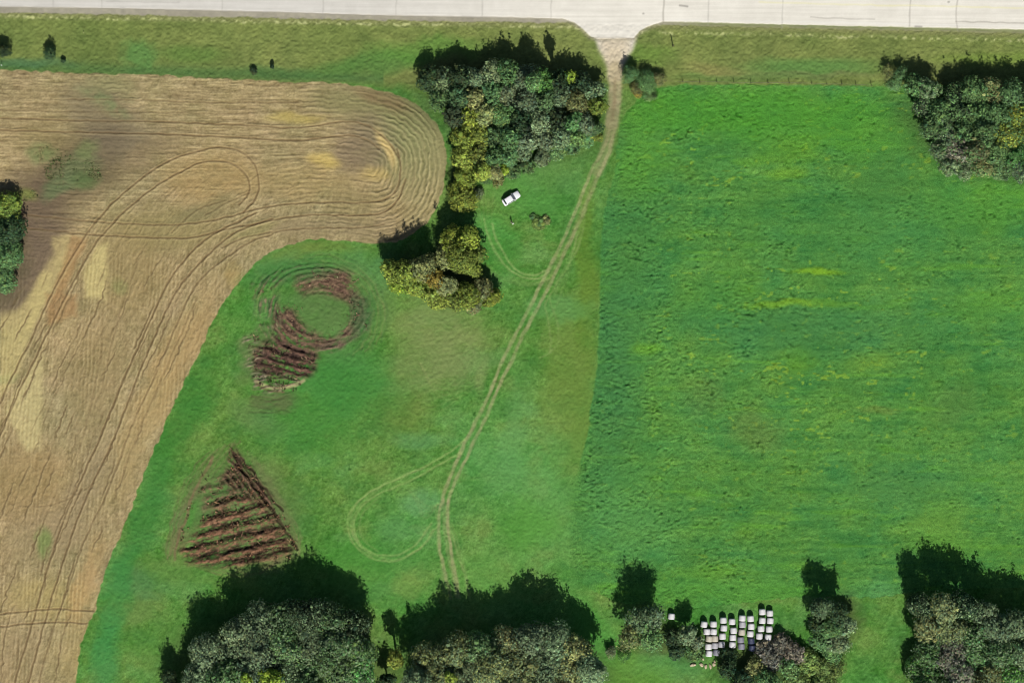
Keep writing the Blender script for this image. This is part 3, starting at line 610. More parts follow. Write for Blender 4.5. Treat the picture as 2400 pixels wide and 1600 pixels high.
    V, Fc = tubes(paths, 5)
    mesh_np('trunk' if h > 3 else 'stem', V, Fc, BARK, t)
    return t

ORD = ['first', 'second', 'third', 'fourth', 'fifth', 'sixth', 'seventh', 'eighth', 'ninth', 'tenth', 'eleventh', 'twelfth']
def grove(place, rows, hgt, group, seed, **kw):
    """rows from the top of the picture down; each row from left to right: (px, py, radius px, kind)"""
    for ri, row in enumerate(rows):
        row = sorted(row)
        for ci, (px, py, rp, kind, *ex) in enumerate(row):
            h = hgt*(.80+.30*((seed*7+ri*13+ci*29) % 17)/17)*min(1, .45+rp/60)
            if ex: h = ex[0]
            n = len(row)
            pos = 'leftmost' if ci == 0 else 'rightmost' if ci == n-1 else ORD[ci]+' from left'
            if n == 1: pos = 'alone'
            rn = 'top row' if ri == 0 else 'bottom row' if ri == len(rows)-1 else ORD[ri]+' row'
            if len(rows) == 1: rn = 'row'
            sz = 'small ' if rp < 24 else ''
            lab = f"{sz}{KIND[kind][1]} tree, {pos}, {rn}, {place}"
            make_tree(px, py, rp, h, kind, 'broadleaf_tree', lab, 'tree', group, seed*100+ri*20+ci, **kw)

grove('wood left of driveway', [
    [(1003, 186, 27, 'dark'), (1040, 190, 30, 'grey'), (1078, 180, 28, 'dark'), (1112, 182, 26, 'grey'), (1150, 172, 28, 'grey'), (1190, 168, 28, 'gg'), (1232, 180, 30, 'grey'), (1272, 190, 28, 'green'), (1312, 190, 24, 'dark'), (1338, 181, 17, 'lime'), (1362, 198, 26, 'dark'), (1392, 212, 24, 'grey')],
    [(1030, 228, 28, 'gg'), (1075, 226, 28, 'gg'), (1112, 232, 26, 'olive'), (1152, 218, 28, 'gg'), (1190, 222, 28, 'grey'), (1232, 236, 30, 'grey'), (1276, 238, 28, 'gg'), (1316, 228, 26, 'grey'), (1352, 238, 26, 'olive'), (1400, 247, 22, 'yg')],
    [(1064, 272, 26, 'dark'), (1100, 276, 26, 'yg'), (1138, 268, 28, 'olive'), (1176, 270, 30, 'gg'), (1222, 284, 30, 'dark'), (1264, 286, 28, 'grey'), (1306, 280, 28, 'dark'), (1344, 286, 24, 'gg'), (1372, 290, 24, 'grey'), (1395, 300, 18, 'gg')],
    [(1082, 322, 26, 'yg'), (1120, 316, 26, 'yg'), (1158, 320, 26, 'gg'), (1196, 326, 28, 'gg'), (1236, 332, 26, 'grey'), (1276, 328, 24, 'grey'), (1316, 322, 24, 'grey'), (1352, 324, 20, 'gg')],
    [(1084, 370, 28, 'yg'), (1124, 362, 26, 'yg'), (1162, 366, 24, 'gg'), (1196, 370, 20, 'gg'), (1228, 360, 18, 'grey')],
    [(1092, 410, 26, 'yg'), (1130, 402, 22, 'yg'), (1160, 404, 18, 'olive'), (1182, 398, 12, 'lime')],
    [(1168, 424, 14, 'olive', 1.6), (1198, 402, 19, 'gg', 2.2), (1234, 386, 20, 'gg', 2.2), (1270, 370, 20, 'grey', 2.0), (1304, 356, 20, 'gg', 2.0), (1338, 342, 20, 'gg', 1.8), (1372, 326, 20, 'gg', 1.8), (1398, 318, 14, 'yg', 1.4)]], 8.2, 'trees in the wood left of the driveway', 1)
make_tree(1083, 462, 34, 5.5, 'yg', 'broadleaf_tree', 'round yellow green tree standing alone at the wood, left of the white car', 'tree', None, 177)
make_tree(1309, 200, 15, 14, 'dark', 'spruce_tree', 'tall slim dark tree whose shadow tip reaches the road edge', 'tree', None, 178, spires=8)
make_tree(1250, 190, 20, 12.5, 'gg', 'broadleaf_tree', 'tall dull green tree casting the long shadow at the wood\'s top', 'tree', None, 179, spires=6)
grove('copse below white car', [
    [(1062, 562, 30, 'yg'), (1095, 560, 28, 'yg', 10.5), (1112, 592, 25, 'yg')],
    [(1048, 598, 28, 'olive'), (1078, 604, 34, 'yg', 11.5), (1106, 628, 22, 'yg')],
    [(918, 636, 26, 'yg', 8), (952, 640, 32, 'yg', 10), (990, 628, 32, 'olive', 10.8), (1016, 652, 24, 'gold', 9)],
    [(936, 664, 24, 'lime', 6), (976, 672, 26, 'yg', 7), (1010, 682, 24, 'yg', 7), (1042, 668, 26, 'olive', 8)],
    [(1028, 704, 22, 'yg', 5), (1062, 700, 26, 'yg', 6), (1098, 692, 28, 'yg', 6.5), (1132, 676, 24, 'olive', 5), (1152, 696, 22, 'yg', 4.5), (1110, 716, 18, 'olive', 4)]], 9, 'trees in the copse below the car', 2, dens=1.1)
grove('upper right wood', [
    [(2142, 200, 24, 'gg'), (2178, 208, 26, 'grey'), (2236, 222, 26, 'dark'), (2282, 212, 34, 'gg'), (2326, 214, 32, 'olive'), (2372, 222, 32, 'gg'), (2416, 220, 34, 'dark')],
    [(2166, 246, 26, 'grey'), (2202, 262, 30, 'gg'), (2250, 260, 30, 'dark'), (2296, 264, 34, 'gg'), (2344, 268, 32, 'gg'), (2392, 270, 34, 'yg'), (2440, 270, 34, 'gg')],
    [(2182, 296, 26, 'gg'), (2216, 310, 30, 'grey'), (2262, 308, 32, 'gg'), (2312, 312, 32, 'gg'), (2362, 316, 34, 'yg'), (2412, 320, 34, 'yg')],
    [(2206, 346, 26, 'grey'), (2244, 352, 32, 'brown'), (2290, 354, 32, 'olive'), (2338, 360, 32, 'gg'), (2388, 364, 34, 'green')],
    [(2226, 388, 24, 'grey'), (2262, 390, 26, 'grey'), (2306, 392, 26, 'olive'), (2350, 396, 26, 'gg'), (2396, 400, 28, 'grey')]], 7.8, 'trees in the wood at upper right', 3, mix='gg')
grove('bottom left wood', [
    [(566, 1482, 42, 'grey'), (612, 1462, 44, 'grey'), (668, 1448, 46, 'gg'), (724, 1446, 46, 'dark'), (778, 1456, 44, 'gg'), (826, 1474, 40, 'dark')],
    [(482, 1532, 42, 'grey'), (534, 1528, 46, 'grey'), (600, 1520, 48, 'grey'), (664, 1510, 48, 'gg'), (728, 1508, 48, 'grey'), (790, 1514, 46, 'gg'), (842, 1528, 38, 'gg')],
    [(470, 1590, 44, 'grey'), (530, 1586, 46, 'gg'), (592, 1580, 46, 'grey'), (660, 1572, 50, 'dark'), (724, 1570, 48, 'gg'), (786, 1572, 46, 'gg'), (844, 1580, 38, 'green')],
    [(420, 1640, 40, 'grey', 10), (500, 1640, 46, 'grey'), (570, 1636, 46, 'grey'), (650, 1634, 48, 'gg'), (730, 1632, 48, 'gg'), (800, 1634, 46, 'gg')]], 14, 'trees in the big wood at bottom left', 4, dens=.95, mix='grey')
make_tree(636, 1592, 27, 15.6, 'lime', 'broadleaf_tree', 'bright lime crown among grey green trees at the bottom edge, the wider one', 'tree', None, 471)
make_tree(577, 1592, 15, 15.2, 'lime', 'broadleaf_tree', 'narrow bright lime crown at the bottom edge, left of the wider lime one', 'tree', None, 472)
grove('bottom centre wood', [
    [(1196, 1508, 40, 'olive'), (1246, 1500, 42, 'grey'), (1298, 1506, 42, 'grey'), (1346, 1524, 38, 'olive'), (1120, 1522, 42, 'gg'), (1060, 1528, 42, 'olive'), (1006, 1548, 42, 'olive')],
    [(1032, 1586, 44, 'olive'), (1090, 1576, 46, 'grey'), (1152, 1566, 46, 'olive'), (1216, 1556, 46, 'olive'), (1278, 1560, 46, 'grey'), (1336, 1574, 44, 'olive'), (1384, 1570, 36, 'grey'), (978, 1594, 34, 'grey')],
    [(1010, 1640, 44, 'grey'), (1080, 1636, 46, 'olive'), (1150, 1630, 46, 'grey'), (1220, 1622, 46, 'olive'), (1290, 1626, 46, 'olive'), (1350, 1632, 46, 'grey')]], 14.2, 'trees in the wood at bottom centre', 5, dens=.95, mix='grey')
make_tree(926, 1545, 21, 11, 'yg', 'broadleaf_tree', 'small yellow green tree between the two bottom woods', 'tree', None, 571)
make_tree(1056, 1590, 14, 15.5, 'yg', 'broadleaf_tree', 'small yellow green crown rising at the bottom edge of centre wood', 'tree', None, 572)
make_tree(905, 1596, 20, 8, 'dark', 'broadleaf_tree', 'dark slender tree in the gap between the two bottom woods', 'tree', None, 573)
grove('thin group left of bales', [
    [(1500, 1452, 32, 'grey', 13.5), (1532, 1446, 28, 'grey', 12)],
    [(1478, 1492, 32, 'olive', 12), (1520, 1492, 34, 'gg', 13)]], 12, 'thin trees left of the bales', 6, dens=.42, spires=6)
grove('bushes touching the bales on the left', [
    [(1580, 1494, 22, 'dark', 3), (1612, 1486, 22, 'grey', 7.5), (1636, 1506, 16, 'grey', 4)],
    [(1586, 1528, 18, 'dark', 3), (1626, 1530, 22, 'gg', 2.5)]], 5, 'bushes left of the bales', 7, dens=.8)
grove('thicket below the bales', [
    [(1708, 1536, 20, 'dark', 2.4), (1792, 1520, 22, 'brown', 2.2), (1830, 1512, 26, 'brown', 3), (1862, 1530, 26, 'brown', 3.5)],
    [(1706, 1566, 24, 'dark', 4), (1770, 1566, 26, 'olive', 4), (1808, 1548, 28, 'brown', 3.5), (1850, 1566, 26, 'gg', 4), (1898, 1554, 30, 'pale', 2.6), (1944, 1568, 32, 'pale', 2.6)],
    [(1740, 1600, 28, 'dark', 5), (1800, 1600, 30, 'gg', 6), (1870, 1604, 32, 'pale', 3), (1930, 1610, 32, 'pale', 3)]], 6, 'trees in the thicket below the bales', 8, dens=.75)
grove('group right of bales', [
    [(1926, 1424, 26, 'grey', 11), (1962, 1436, 26, 'dark', 10.5)],
    [(1918, 1464, 22, 'dark', 8), (1946, 1472, 26, 'gg', 9), (1982, 1466, 24, 'grey', 7)],
    [(1922, 1502, 24, 'gg', 6), (1962, 1506, 28, 'grey', 6), (1950, 1530, 22, 'gg', 4)]], 9, 'trees right of the bales', 9, dens=.8, spires=5)
grove('bottom right wood', [
    [(2160, 1420, 28, 'dark', 13), (2214, 1424, 34, 'olive', 15), (2262, 1420, 34, 'dark', 14), (2306, 1434, 28, 'grey', 12)],
    [(2176, 1474, 34, 'olive'), (2228, 1476, 38, 'olive'), (2286, 1484, 40, 'gg'), (2340, 1474, 38, 'grey', 13), (2392, 1466, 38, 'grey', 12.5), (2446, 1470, 38, 'gg', 12)],
    [(2176, 1522, 34, 'gg'), (2230, 1530, 40, 'brown'), (2292, 1538, 40, 'gg'), (2350, 1530, 40, 'gg'), (2408, 1530, 40, 'grey')],
    [(2150, 1562, 28, 'green', 6), (2192, 1566, 34, 'green', 9), (2250, 1586, 38, 'brown'), (2312, 1594, 40, 'olive'), (2384, 1588, 40, 'green')],
    [(2170, 1616, 36, 'green', 9), (2240, 1630, 40, 'gg'), (2310, 1640, 40, 'gg'), (2390, 1640, 40, 'yg')]], 12.5, 'trees in the wood at bottom right', 10, dens=.85, spires=5, mix='grey')
make_tree(16, 488, 36, 4.5, 'yg', 'broadleaf_tree', 'yellow green tree at the left edge, uppermost in the stubble', 'tree', 'trees at the left edge', 901)
make_tree(18, 540, 38, 6, 'dark', 'broadleaf_tree', 'dark green tree at the left edge, second from top in the stubble', 'tree', 'trees at the left edge', 902)
make_tree(12, 598, 38, 5.5, 'gg', 'broadleaf_tree', 'dull green tree at the left edge, third from top in the stubble', 'tree', 'trees at the left edge', 903)
make_tree(0, 655, 34, 4.5, 'gg', 'broadleaf_tree', 'dull green tree at the left edge, lowest in the stubble', 'tree', 'trees at the left edge', 904)
# single bushes
def bush(px, py, rp, h, kind, label, seed, name='shrub', **kw):
    return make_tree(px, py, rp, h, kind, name, label, 'shrub', None, seed, lsize=.17, **kw)
bush(8, 118, 17, 3.4, 'dark', 'dark shrub on the road verge at the far left edge', 301, spires=6, dens=.8)
bush(116, 124, 16, 3.2, 'dark', 'dark upright shrub alone on the left road verge', 302, spires=6, dens=.8)
bush(148, 142, 5, 1.3, 'dark', 'very small dark shrub just right of the dark verge shrub', 303, spires=0)
bush(594, 166, 9, 1.4, 'dark', 'low dark shrub at the field edge below the verge', 304, spires=0)
bush(638, 156, 5, 1.8, 'dark', 'little dark shrub on the verge right of the low dark one', 305, spires=2)
bush(1476, 174, 20, 4.4, 'gg', 'dull green shrub right against the driveway\'s upper right side', 306, spires=5, dens=.7)
bush(1514, 190, 24, 3.6, 'gg', 'broad dull green shrub right of the driveway, in the middle', 307, spires=4, dens=.7)
bush(1492, 206, 16, 2.4, 'olive', 'olive green shrub right of the driveway, above the golden one', 308, spires=1, dens=.7)
bush(1543, 186, 18, 2.8, 'olive', 'olive shrub farthest right of those beside the driveway', 309, spires=3, dens=.45)
bush(1494, 219, 10, 1.6, 'gold', 'small golden yellow shrub beside the driveway', 310, spires=0)
bush(1522, 222, 18, 1.2, 'gg', 'low thin green shrub below the others right of the driveway', 311, spires=0, dens=.5)
bush(1262, 522, 17, .45, 'pale', 'low pale green shrub alone in the mown grass right of the person', 312, spires=0, dens=.7)
bush(1280, 516, 11, .35, 'olive', 'low olive shrub touching the pale green one in the mown grass', 313, spires=0, dens=.6)
bush(1248, 507, 7, .5, 'gg', 'tiny dull green shrub on the upper left of the pale green one', 314, spires=0)
bush(1432, 1527, 14, 2.6, 'grey', 'twiggy grey shrub at the right corner of centre wood', 315, spires=2, dens=.6)
bush(1463, 1535, 15, 2.0, 'green', 'green shrub in the grass right of the twiggy grey one', 316, spires=0)
bush(2082, 168, 18, 3.2, 'olive', 'olive sapling at the left of the upper right wood', 317, spires=5, dens=.35)
bush(2112, 172, 17, 4, 'gg', 'thin dull green sapling beside the olive sapling at upper right', 318, spires=6, dens=.4)
bush(2098, 196, 20, 1.6, 'gg', 'low green shrub at the right end of the wire fence', 319, spires=0, dens=.5)
bush(2140, 1412, 18, 6, 'dark', 'dark shrub at the upper left corner of bottom right wood', 320, spires=4, dens=.6)
bush(396, 1590, 20, 8, 'dark', 'dark shrub at the left foot of the bottom left wood', 321, spires=4)
bush(1138, 420, 14, 1.6, 'gg', 'low dull green shrub just left above the white car', 322, spires=0, dens=.6)
bush(1118, 452, 16, 1.4, 'grey', 'low grey green shrub between the round yellow green tree and the car', 323, spires=0, dens=.5)
bush(1640, 1532, 12, 1.2, 'gg', 'low green shrub above the pale stones', 324, spires=0, dens=.6)
bush(1908, 1425, 10, 3, 'dark', 'small dark shrub left of the group right of the bales', 325, spires=2)

# ------------------------------------------------------------ brown weeds (uncountable)
def weeds(name, label, pts, hts, cols, seed, width=.16, per=3):
    rng = np.random.default_rng(seed); n = len(pts)
    P0 = np.repeat(pts, per, axis=0)+rng.normal(0, .16, (n*per, 2)); hh = np.repeat(hts, per)*rng.uniform(.5, 1.15, n*per)
    cl = np.repeat(cols, per, axis=0)*(1+rng.normal(0, .2, (n*per, 1)))
    m = len(P0); lean = rng.normal(0, .75, (m, 2))*hh[:, None]; an = rng.uniform(0, 3.14, m)
    dx = np.stack([np.cos(an), np.sin(an)], 1)*width*rng.uniform(.6, 1.5, (m, 1))
    z0 = np.full((m, 1), -.1)
    Pm = P0+lean*.6; Pt = P0+lean*1.3
    V = np.stack([np.hstack([P0-dx*.5, z0]), np.hstack([P0+dx*.5, z0]), np.hstack([Pm+dx, hh[:, None]*.65]), np.hstack([Pt, hh[:, None]]), np.hstack([Pm-dx, hh[:, None]*.65])], 1).reshape(-1, 3)
    F = np.arange(m*5).reshape(-1, 5)
    o = mesh_np(name, V, F, WEED, cols=np.clip(lin(np.clip(np.repeat(cl, 5, axis=0), 10, 230))/GAIN, .004, .6))
    tag(o, label, 'weeds', kind='stuff')
WEED = leaf_mat('dead stalks', .1)
rng = np.random.default_rng(12)
def sample(x0, x1, y0, y1, n, fn):
    x = rng.uniform(x0, x1, n); y = rng.uniform(y0, y1, n)
    wx = x+9*fbm(x, y, 60, 60, 3, 5); wy = y+9*fbm(x, y, 60, 60, 3, 77)
    p = fn(x, y, wx, wy); k = rng.random(n) < p
    return np.stack([(x[k]-1200)*S, (800-y[k])*S], 1), x[k], y[k]
def ell(x, y, cx, cy, rx, ry): return ((x-cx)/rx)**2+((y-cy)/ry)**2
BR = np.array([[142, 112, 92], [152, 122, 98], [120, 92, 76], [164, 136, 110], [100, 78, 64]], float)
def ring(x, y, wx, wy):
    o = (ell(wx, wy, 757, 728, 92, 78) < 1) & (ell(wx, wy, 755, 728, 54, 44) > 1)
    o &= ~((x < 700) & (y < 715)); o |= (ell(wx, wy, 765, 655, 72, 24) < 1) | (ell(wx, wy, 690, 740, 34, 40) < 1)
    sec = (ell(wx, wy, 640, 680, 50, 12) < 1) | (ell(wx, wy, 690, 635, 70, 6) < 1) | (ell(wx, wy, 850, 735, 12, 40) < 1)
    st = .5+.5*np.sin((y+x*.25)/2.6+2*fbm(x, y, 30, 30, 2, 9))
    n2 = fbm(x, y, 22, 9, 3, 55)
    return np.where(o, np.clip(-.1+.5*st+n2*.9, 0, 1), 0)*.07+np.where(sec, np.clip(n2*.8, 0, .6), 0)*.15
p, xx, yy = sample(590, 880, 610, 830, 26000, ring)
weeds('dead_weeds', 'reddish brown dead weeds in a ring round a green middle', p, rng.uniform(.15, .4, len(p)), BR[rng.integers(0, 5, len(p))], 1, .11)
def lobe2(x, y, wx, wy):
    o = inpoly([(596, 812), (632, 802), (700, 818), (744, 838), (738, 866), (696, 892), (640, 900), (604, 892), (588, 860)], wx, wy)
    st = .5+.5*np.sin((y-x*.30)/3.0+1.6*fbm(x, y, 30, 30, 2, 8))
    lf = (ell(wx, wy, 600, 820, 20, 40) < 1)|(ell(wx, wy, 650, 900, 60, 16) < 1)
    n2 = fbm(x, y, 26, 9, 3, 56)
    return np.where(o, np.clip(.02+.8*st**2+n2*.6, 0, 1), np.where(lf, np.clip(.1+n2*.5, 0, 1), 0))*.08
p, xx, yy = sample(570, 760, 780, 930, 15000, lobe2)
weeds('dead_weeds', 'dark brown dead weeds in the striped patch below the ring', p, rng.uniform(.25, .75, len(p)), BR[rng.integers(0, 5, len(p))]*.9, 2, .11)
def tri(x, y, wx, wy):
    o = inpoly([(545, 1055), (600, 1100), (640, 1170), (696, 1275), (680, 1300), (600, 1300), (520, 1312), (440, 1300), (462, 1240), (480, 1180), (530, 1110)], wx, wy)
    st = .5+.5*np.cos(2*np.pi*(y+.24*x-1400)/34+.5*fbm(x, y, 30, 30, 2, 7))
    a = np.where(o, np.clip(st**2*1.2-.22+.5*fbm(x, y, 34, 10, 3, 17), 0, 1)*sstep(440, 500, x+.25*(y-1200)), 0)
    for l in ([(545, 1060), (590, 1130), (640, 1195), (692, 1280)], [(560, 1085), (540, 1180), (500, 1240)], [(480, 1115), (452, 1180), (425, 1260)]):
        a = np.maximum(a, (pdist(l, wx, wy) < 5)*.25)
    return a*.13
p, xx, yy = sample(400, 710, 1040, 1330, 30000, tri)
cb = np.array([[156, 116, 86], [142, 108, 84], [124, 98, 76], [112, 96, 70], [166, 134, 104]], float)
weeds('dead_weeds', 'rusty brown dead weeds standing in rows in the triangular patch', p, rng.uniform(.25, .6, len(p)), cb[rng.integers(0, 5, len(p))], 3, .12)
def wg(x, y, wx, wy):
    return ((ell(wx, wy, 170, 400, 60, 38) < 1)*.7+(ell(wx, wy, 60, 460, 34, 14) < 1)*.8+(ell(wx, wy, 120, 360, 40, 20) < 1)*.2)*(.5+.5*fbm(x, y, 16, 16, 2, 4))
p, xx, yy = sample(20, 260, 320, 480, 11000, wg)
gcl = np.array([[112, 134, 78], [126, 144, 88], [94, 116, 70]], float)
weeds('field_weeds', 'green weeds growing up through the dark stubble patch', p, rng.uniform(.06, .22, len(p)), gcl[rng.integers(0, 3, len(p))], 4, .12, 4)

# ------------------------------------------------------------ bales
def bale_mesh(seed):
    rg = np.random.default_rng(seed); n = 28; prof = [(-.76, .0), (-.77, .45), (-.74, .74), (-.66, .83), (-.4, .86), (0, .87), (.4, .86), (.66, .83), (.74, .74), (.77, .45), (.76, 0)]
    V = []; Fc = []
    for k, (yy, rr) in enumerate(prof):
        for i in range(n):
            a = 2*math.pi*i/n; q = rr*(1+.015*math.sin(9*a+k*1.3)+rg.normal(0, .006))
            z = math.sin(a)*q+.83
            V.append((math.cos(a)*q, yy+rg.normal(0, .008), max(z, 0)))
    for k in range(len(prof)-1):
        for i in range(n):
            j = (i+1) % n; Fc.append((k*n+i, (k+1)*n+i, (k+1)*n+j, k*n+j))
    return V, Fc
def wrap_mat(name, rgb):
    m, t, b = base_mat(name, .42, .4); N = t.nodes.new; L = t.links.new; c = alb(rgb)
    tc = N('ShaderNodeTexCoord'); wv_ = N('ShaderNodeTexWave'); wv_.inputs['Scale'].default_value = 1.7; wv_.inputs['Distortion'].default_value = 2.5
    wv_.bands_direction = 'Y'; L(tc.outputs['Object'], wv_.inputs['Vector'])
    mx = N('ShaderNodeMix'); mx.data_type = 'RGBA'; mx.inputs[6].default_value = (*(c*.88), 1); mx.inputs[7].default_value = (*np.minimum(c*1.06, .8), 1)
    L(wv_.outputs['Fac'], mx.inputs[0]); L(mx.outputs[2], b.inputs['Base Color'])
    bp = N('ShaderNodeBump'); bp.inputs['Distance'].default_value = .04; L(wv_.outputs['Fac'], bp.inputs['Height']); L(bp.outputs[0], b.inputs['Normal'])
    return m
WR = {'white': wrap_mat('white wrap', (240, 238, 238)), 'cream': wrap_mat('cream wrap', (214, 206, 186)), 'grey': wrap_mat('grey wrap', (150, 150, 162)),
      'pale grey': wrap_mat('pale grey wrap', (196, 194, 198)), 'dark blue': wrap_mat('dark blue wrap', (58, 66, 96))}
BM = {}
def bale(px, py, colour, label, rz, v):
    key = (colour, v % 3)
    if key not in BM:
        V, Fc = bale_mesh(v % 3); o = mesh_np('wrapped_bale', V, Fc, WR[colour], smooth=True); BM[key] = o.data
    else:
        o = bpy.data.objects.new('wrapped_bale', BM[key]); COL.objects.link(o)
    k = 1-1.2/CAM_H; x, y = P(px, py); o.location = (x*k, y*k, ground_z(px, py)-.04); o.rotation_euler = (0, 0, rz)
    tag(o, label, 'bale', 'wrapped round bales standing in columns')
cols_ = [[(395, 570), (445, 705), (485, 835, 'cream'), (475, 980), (485, 1105)],
         [(570, 565), (570, 705), (595, 835, 'cream'), (592, 962, 'pale grey'), (622, 1090, 'grey')],
         [(750, 495), (760, 638), (735, 790), (715, 940, 'pale grey')],
         [(910, 520), (940, 685), (925, 812), (915, 945)],
         [(1097, 455), (1100, 575, 'pale grey'), (1090, 715, 'cream'), (1070, 855, 'grey'), (1083, 975, 'grey')],
         [(1252, 465), (1262, 610), (1245, 745), (1262, 875, 'dark blue'), (1275, 1005, 'dark blue')],
         [(1465, 340), (1465, 500), (1442, 650), (1412, 788)],
         [(1605, 365), (1612, 503), (1592, 658), (1572, 808)]]
for ci, cl in enumerate(cols_):
    for ri, b in enumerate(cl):
        c = b[2] if len(b) > 2 else 'white'
        vp = 'top' if ri == 0 else 'bottom' if ri == len(cl)-1 else ORD[ri]+' from top'
        hp = 'leftmost column' if ci == 0 else 'rightmost column' if ci == 7 else ORD[ci]+' column from left'
        bale(1600+b[0]/7.84, 1390+b[1]/7.84, c, f'{c} wrapped bale, {vp} in the {hp}', R(((ci*7+ri*5) % 9)-4-(4 if ci < 2 else 0)), ci*3+ri)
bale(1574, 1444, 'white', 'white wrapped bale lying alone left of all the bale columns', R(-6), 1)

# ------------------------------------------------------------ pale stones
def rock(px, py, sx, sy, sz, rz, label, seed):
    rg = np.random.default_rng(seed); V = []; Fc = []; n = 12; m_ = 7
    for k in range(m_+1):
        t = math.pi*k/m_
        for i in range(n):
            a = 2*math.pi*i/n; d = 1+.22*math.sin(2*a+seed)*math.sin(t)+.12*math.sin(3*t+a*3+seed*2)+rg.normal(0, .03)
            V.append((math.cos(a)*math.sin(t)*sx*d, math.sin(a)*math.sin(t)*sy*d, math.cos(t)*sz*d+sz*.6))
    for k in range(m_):
        for i in range(n):
            j = (i+1) % n; Fc.append((k*n+i, (k+1)*n+i, (k+1)*n+j, k*n+j))
    o = mesh_np('boulder', V, Fc, STONE); x, y = P(px, py); o.location = (x, y, ground_z(px, py)); o.rotation_euler = (0, 0, rz)
    tag(o, label, 'stone', 'pale stones below the bales')
STONE = flat_mat('pale stone', (206, 190, 160), .9, .2, noise=.3, nscale=2)
for i, (px, py, a, b, lab) in enumerate([(1624, 1557, .75, .42, 'pale oblong stone lying apart on the left'), (1646, 1541, .42, .55, 'pale stone, uppermost of the arc under the bales'),
        (1644, 1557, .5, .5, 'pale stone at the left bend of the stone arc'), (1654, 1561, .6, .36, 'second stone from left along the bottom of the arc'), (1665, 1561, .6, .34, 'third stone from left along the bottom of the arc'),
        (1673, 1556, .42, .5, 'pinkish stone at the right bend of the arc'), (1675, 1549, .34, .3, 'smallest stone, at the right tip of the arc')]):
    rock(px, py, a, b, .3, R(i*23 if i else 25), lab, i+3)

# ------------------------------------------------------------ posts and wire fence
WOOD = flat_mat('weathered wood', (92, 84, 70), .9, .1, noise=.3, nscale=5); WIRE = flat_mat('wire', (120, 112, 104), .5, .4, metal=.5)
V, Fc = tubes([[((0, 0, -.3), .14), ((0, 0, 1), .13), ((0, 0, 3.1), .11), ((0, 0, 3.14), .06)]], 10)
x, y = P(1577, 109); o = mesh_np('utility_post', V, Fc, WOOD); o.location = (x, y, ground_z(1577, 109)); tag(o, 'weathered wooden post alone on the verge right of driveway', 'post')
fp = [(1562, 191), (1600, 192), (1640, 193), (1680, 193), (1720, 194), (1760, 195), (1800, 195), (1850, 195), (1902, 196), (1937, 198), (1973, 198), (2006, 199), (2042, 201)]
x0, y0 = P(*fp[0]); f = thing('wire_fence', 'low wire fence on wooden posts along the top of crop field', 'fence', (x0, y0, 0))
for q in fp:
    x, y = P(*q); V, Fc = tubes([[((x-x0, y-y0, -.3), .09), ((x-x0, y-y0, 1.25), .08), ((x-x0, y-y0, 1.3), .03)]], 8); mesh_np('post', V, Fc, WOOD, f)
for z in (.45, .8, 1.15):
    V, Fc = tubes([[((P(*q)[0]-x0, P(*q)[1]-y0, z), .012) for q in fp]], 4); mesh_np('wire', V, Fc, WIRE, f)
V, Fc = tubes([[((0, 0, -.2), .05), ((0, 0, 1.1), .05)], [((0, 0, 1.0), .12), ((0, 0, 1.18), .14), ((0, 0, 1.25), .05)]], 10)
x, y = P(5, 154); o = mesh_np('marker_stake', V, Fc, flat_mat('white plastic', (240, 240, 240))); o.location = (x, y, 0); tag(o, 'short white marker stake at the left edge of the verge', 'stake')
V, Fc = tubes([[((0, 0, -.2), .05), ((0, 0, .7), .05)], [((0, 0, .6), .10), ((0, 0, .74), .12), ((0, 0, .8), .05)]], 10)
x, y = P(197, 78); o = mesh_np('marker_stake', V, Fc, flat_mat('yellowed plastic', (214, 214, 150))); o.location = (x, y, 0); tag(o, 'short yellowish marker stake in the left verge', 'stake')

# ------------------------------------------------------------ white car (front towards +x of its own axes)
PAINT = flat_mat('white paint', (248, 248, 250), .28, .5, noise=.01); GLASS = flat_mat('tinted glass', (44, 50, 62), .08, .6, noise=.02)
GLASS2 = flat_mat('windscreen glass', (120, 124, 132), .1, .6, noise=.05)
RUB = flat_mat('rubber', (34, 34, 36), .8, .2); RIM = flat_mat('alloy', (170, 172, 176), .3, .5, metal=.8)
LENS = flat_mat('lamp lens', (226, 230, 236), .1, .6); RED = flat_mat('red lens', (150, 24, 22), .2, .5); BLK = flat_mat('black trim', (26, 26, 28), .6, .3)
x, y = P(1198, 465.5)
car = thing('parked_car', 'white car parked on the mown grass beside the wood', 'car', (x, y, ground_z(1198, 465)+.02), R(32))
def loft(sec, close=True):
    V = [p for s in sec for p in s]; n = len(sec[0]); Fc = []
    for k in range(len(sec)-1):
        for i in range(n-1): Fc.append((k*n+i, (k+1)*n+i, (k+1)*n+i+1, k*n+i+1))
        if close: Fc.append((k*n+n-1, (k+1)*n+n-1, (k+1)*n, k*n))
    if close: Fc += [tuple(range(n-1, -1, -1)), tuple(range((len(sec)-1)*n, len(sec)*n))]
    return V, Fc
def sect(xx, wd, zb, zt, cr=.06):
    return [(xx, -wd*.92, zb), (xx, -wd, zb+.18), (xx, -wd, zt-.22), (xx, -wd*.95, zt-.06), (xx, -wd*.82, zt), (xx, 0, zt+cr), (xx, wd*.82, zt), (xx, wd*.95, zt-.06), (xx, wd, zt-.22), (xx, wd, zb+.18), (xx, wd*.92, zb)]
V, Fc = loft([sect(-2.42, .72, .42, .86), sect(-2.36, .84, .34, .98), (sect(-2.1, .93, .28, 1.04)), sect(-1.2, .96, .24, 1.06), sect(0, .96, .24, 1.04), sect(.9, .96, .24, 1.03), sect(1.5, .95, .26, 1.0), sect(2.1, .90, .30, .92), sect(2.36, .80, .36, .82), sect(2.46, .62, .42, .72)])
body = mesh_np('body', V, Fc, PAINT, car, smooth=True)
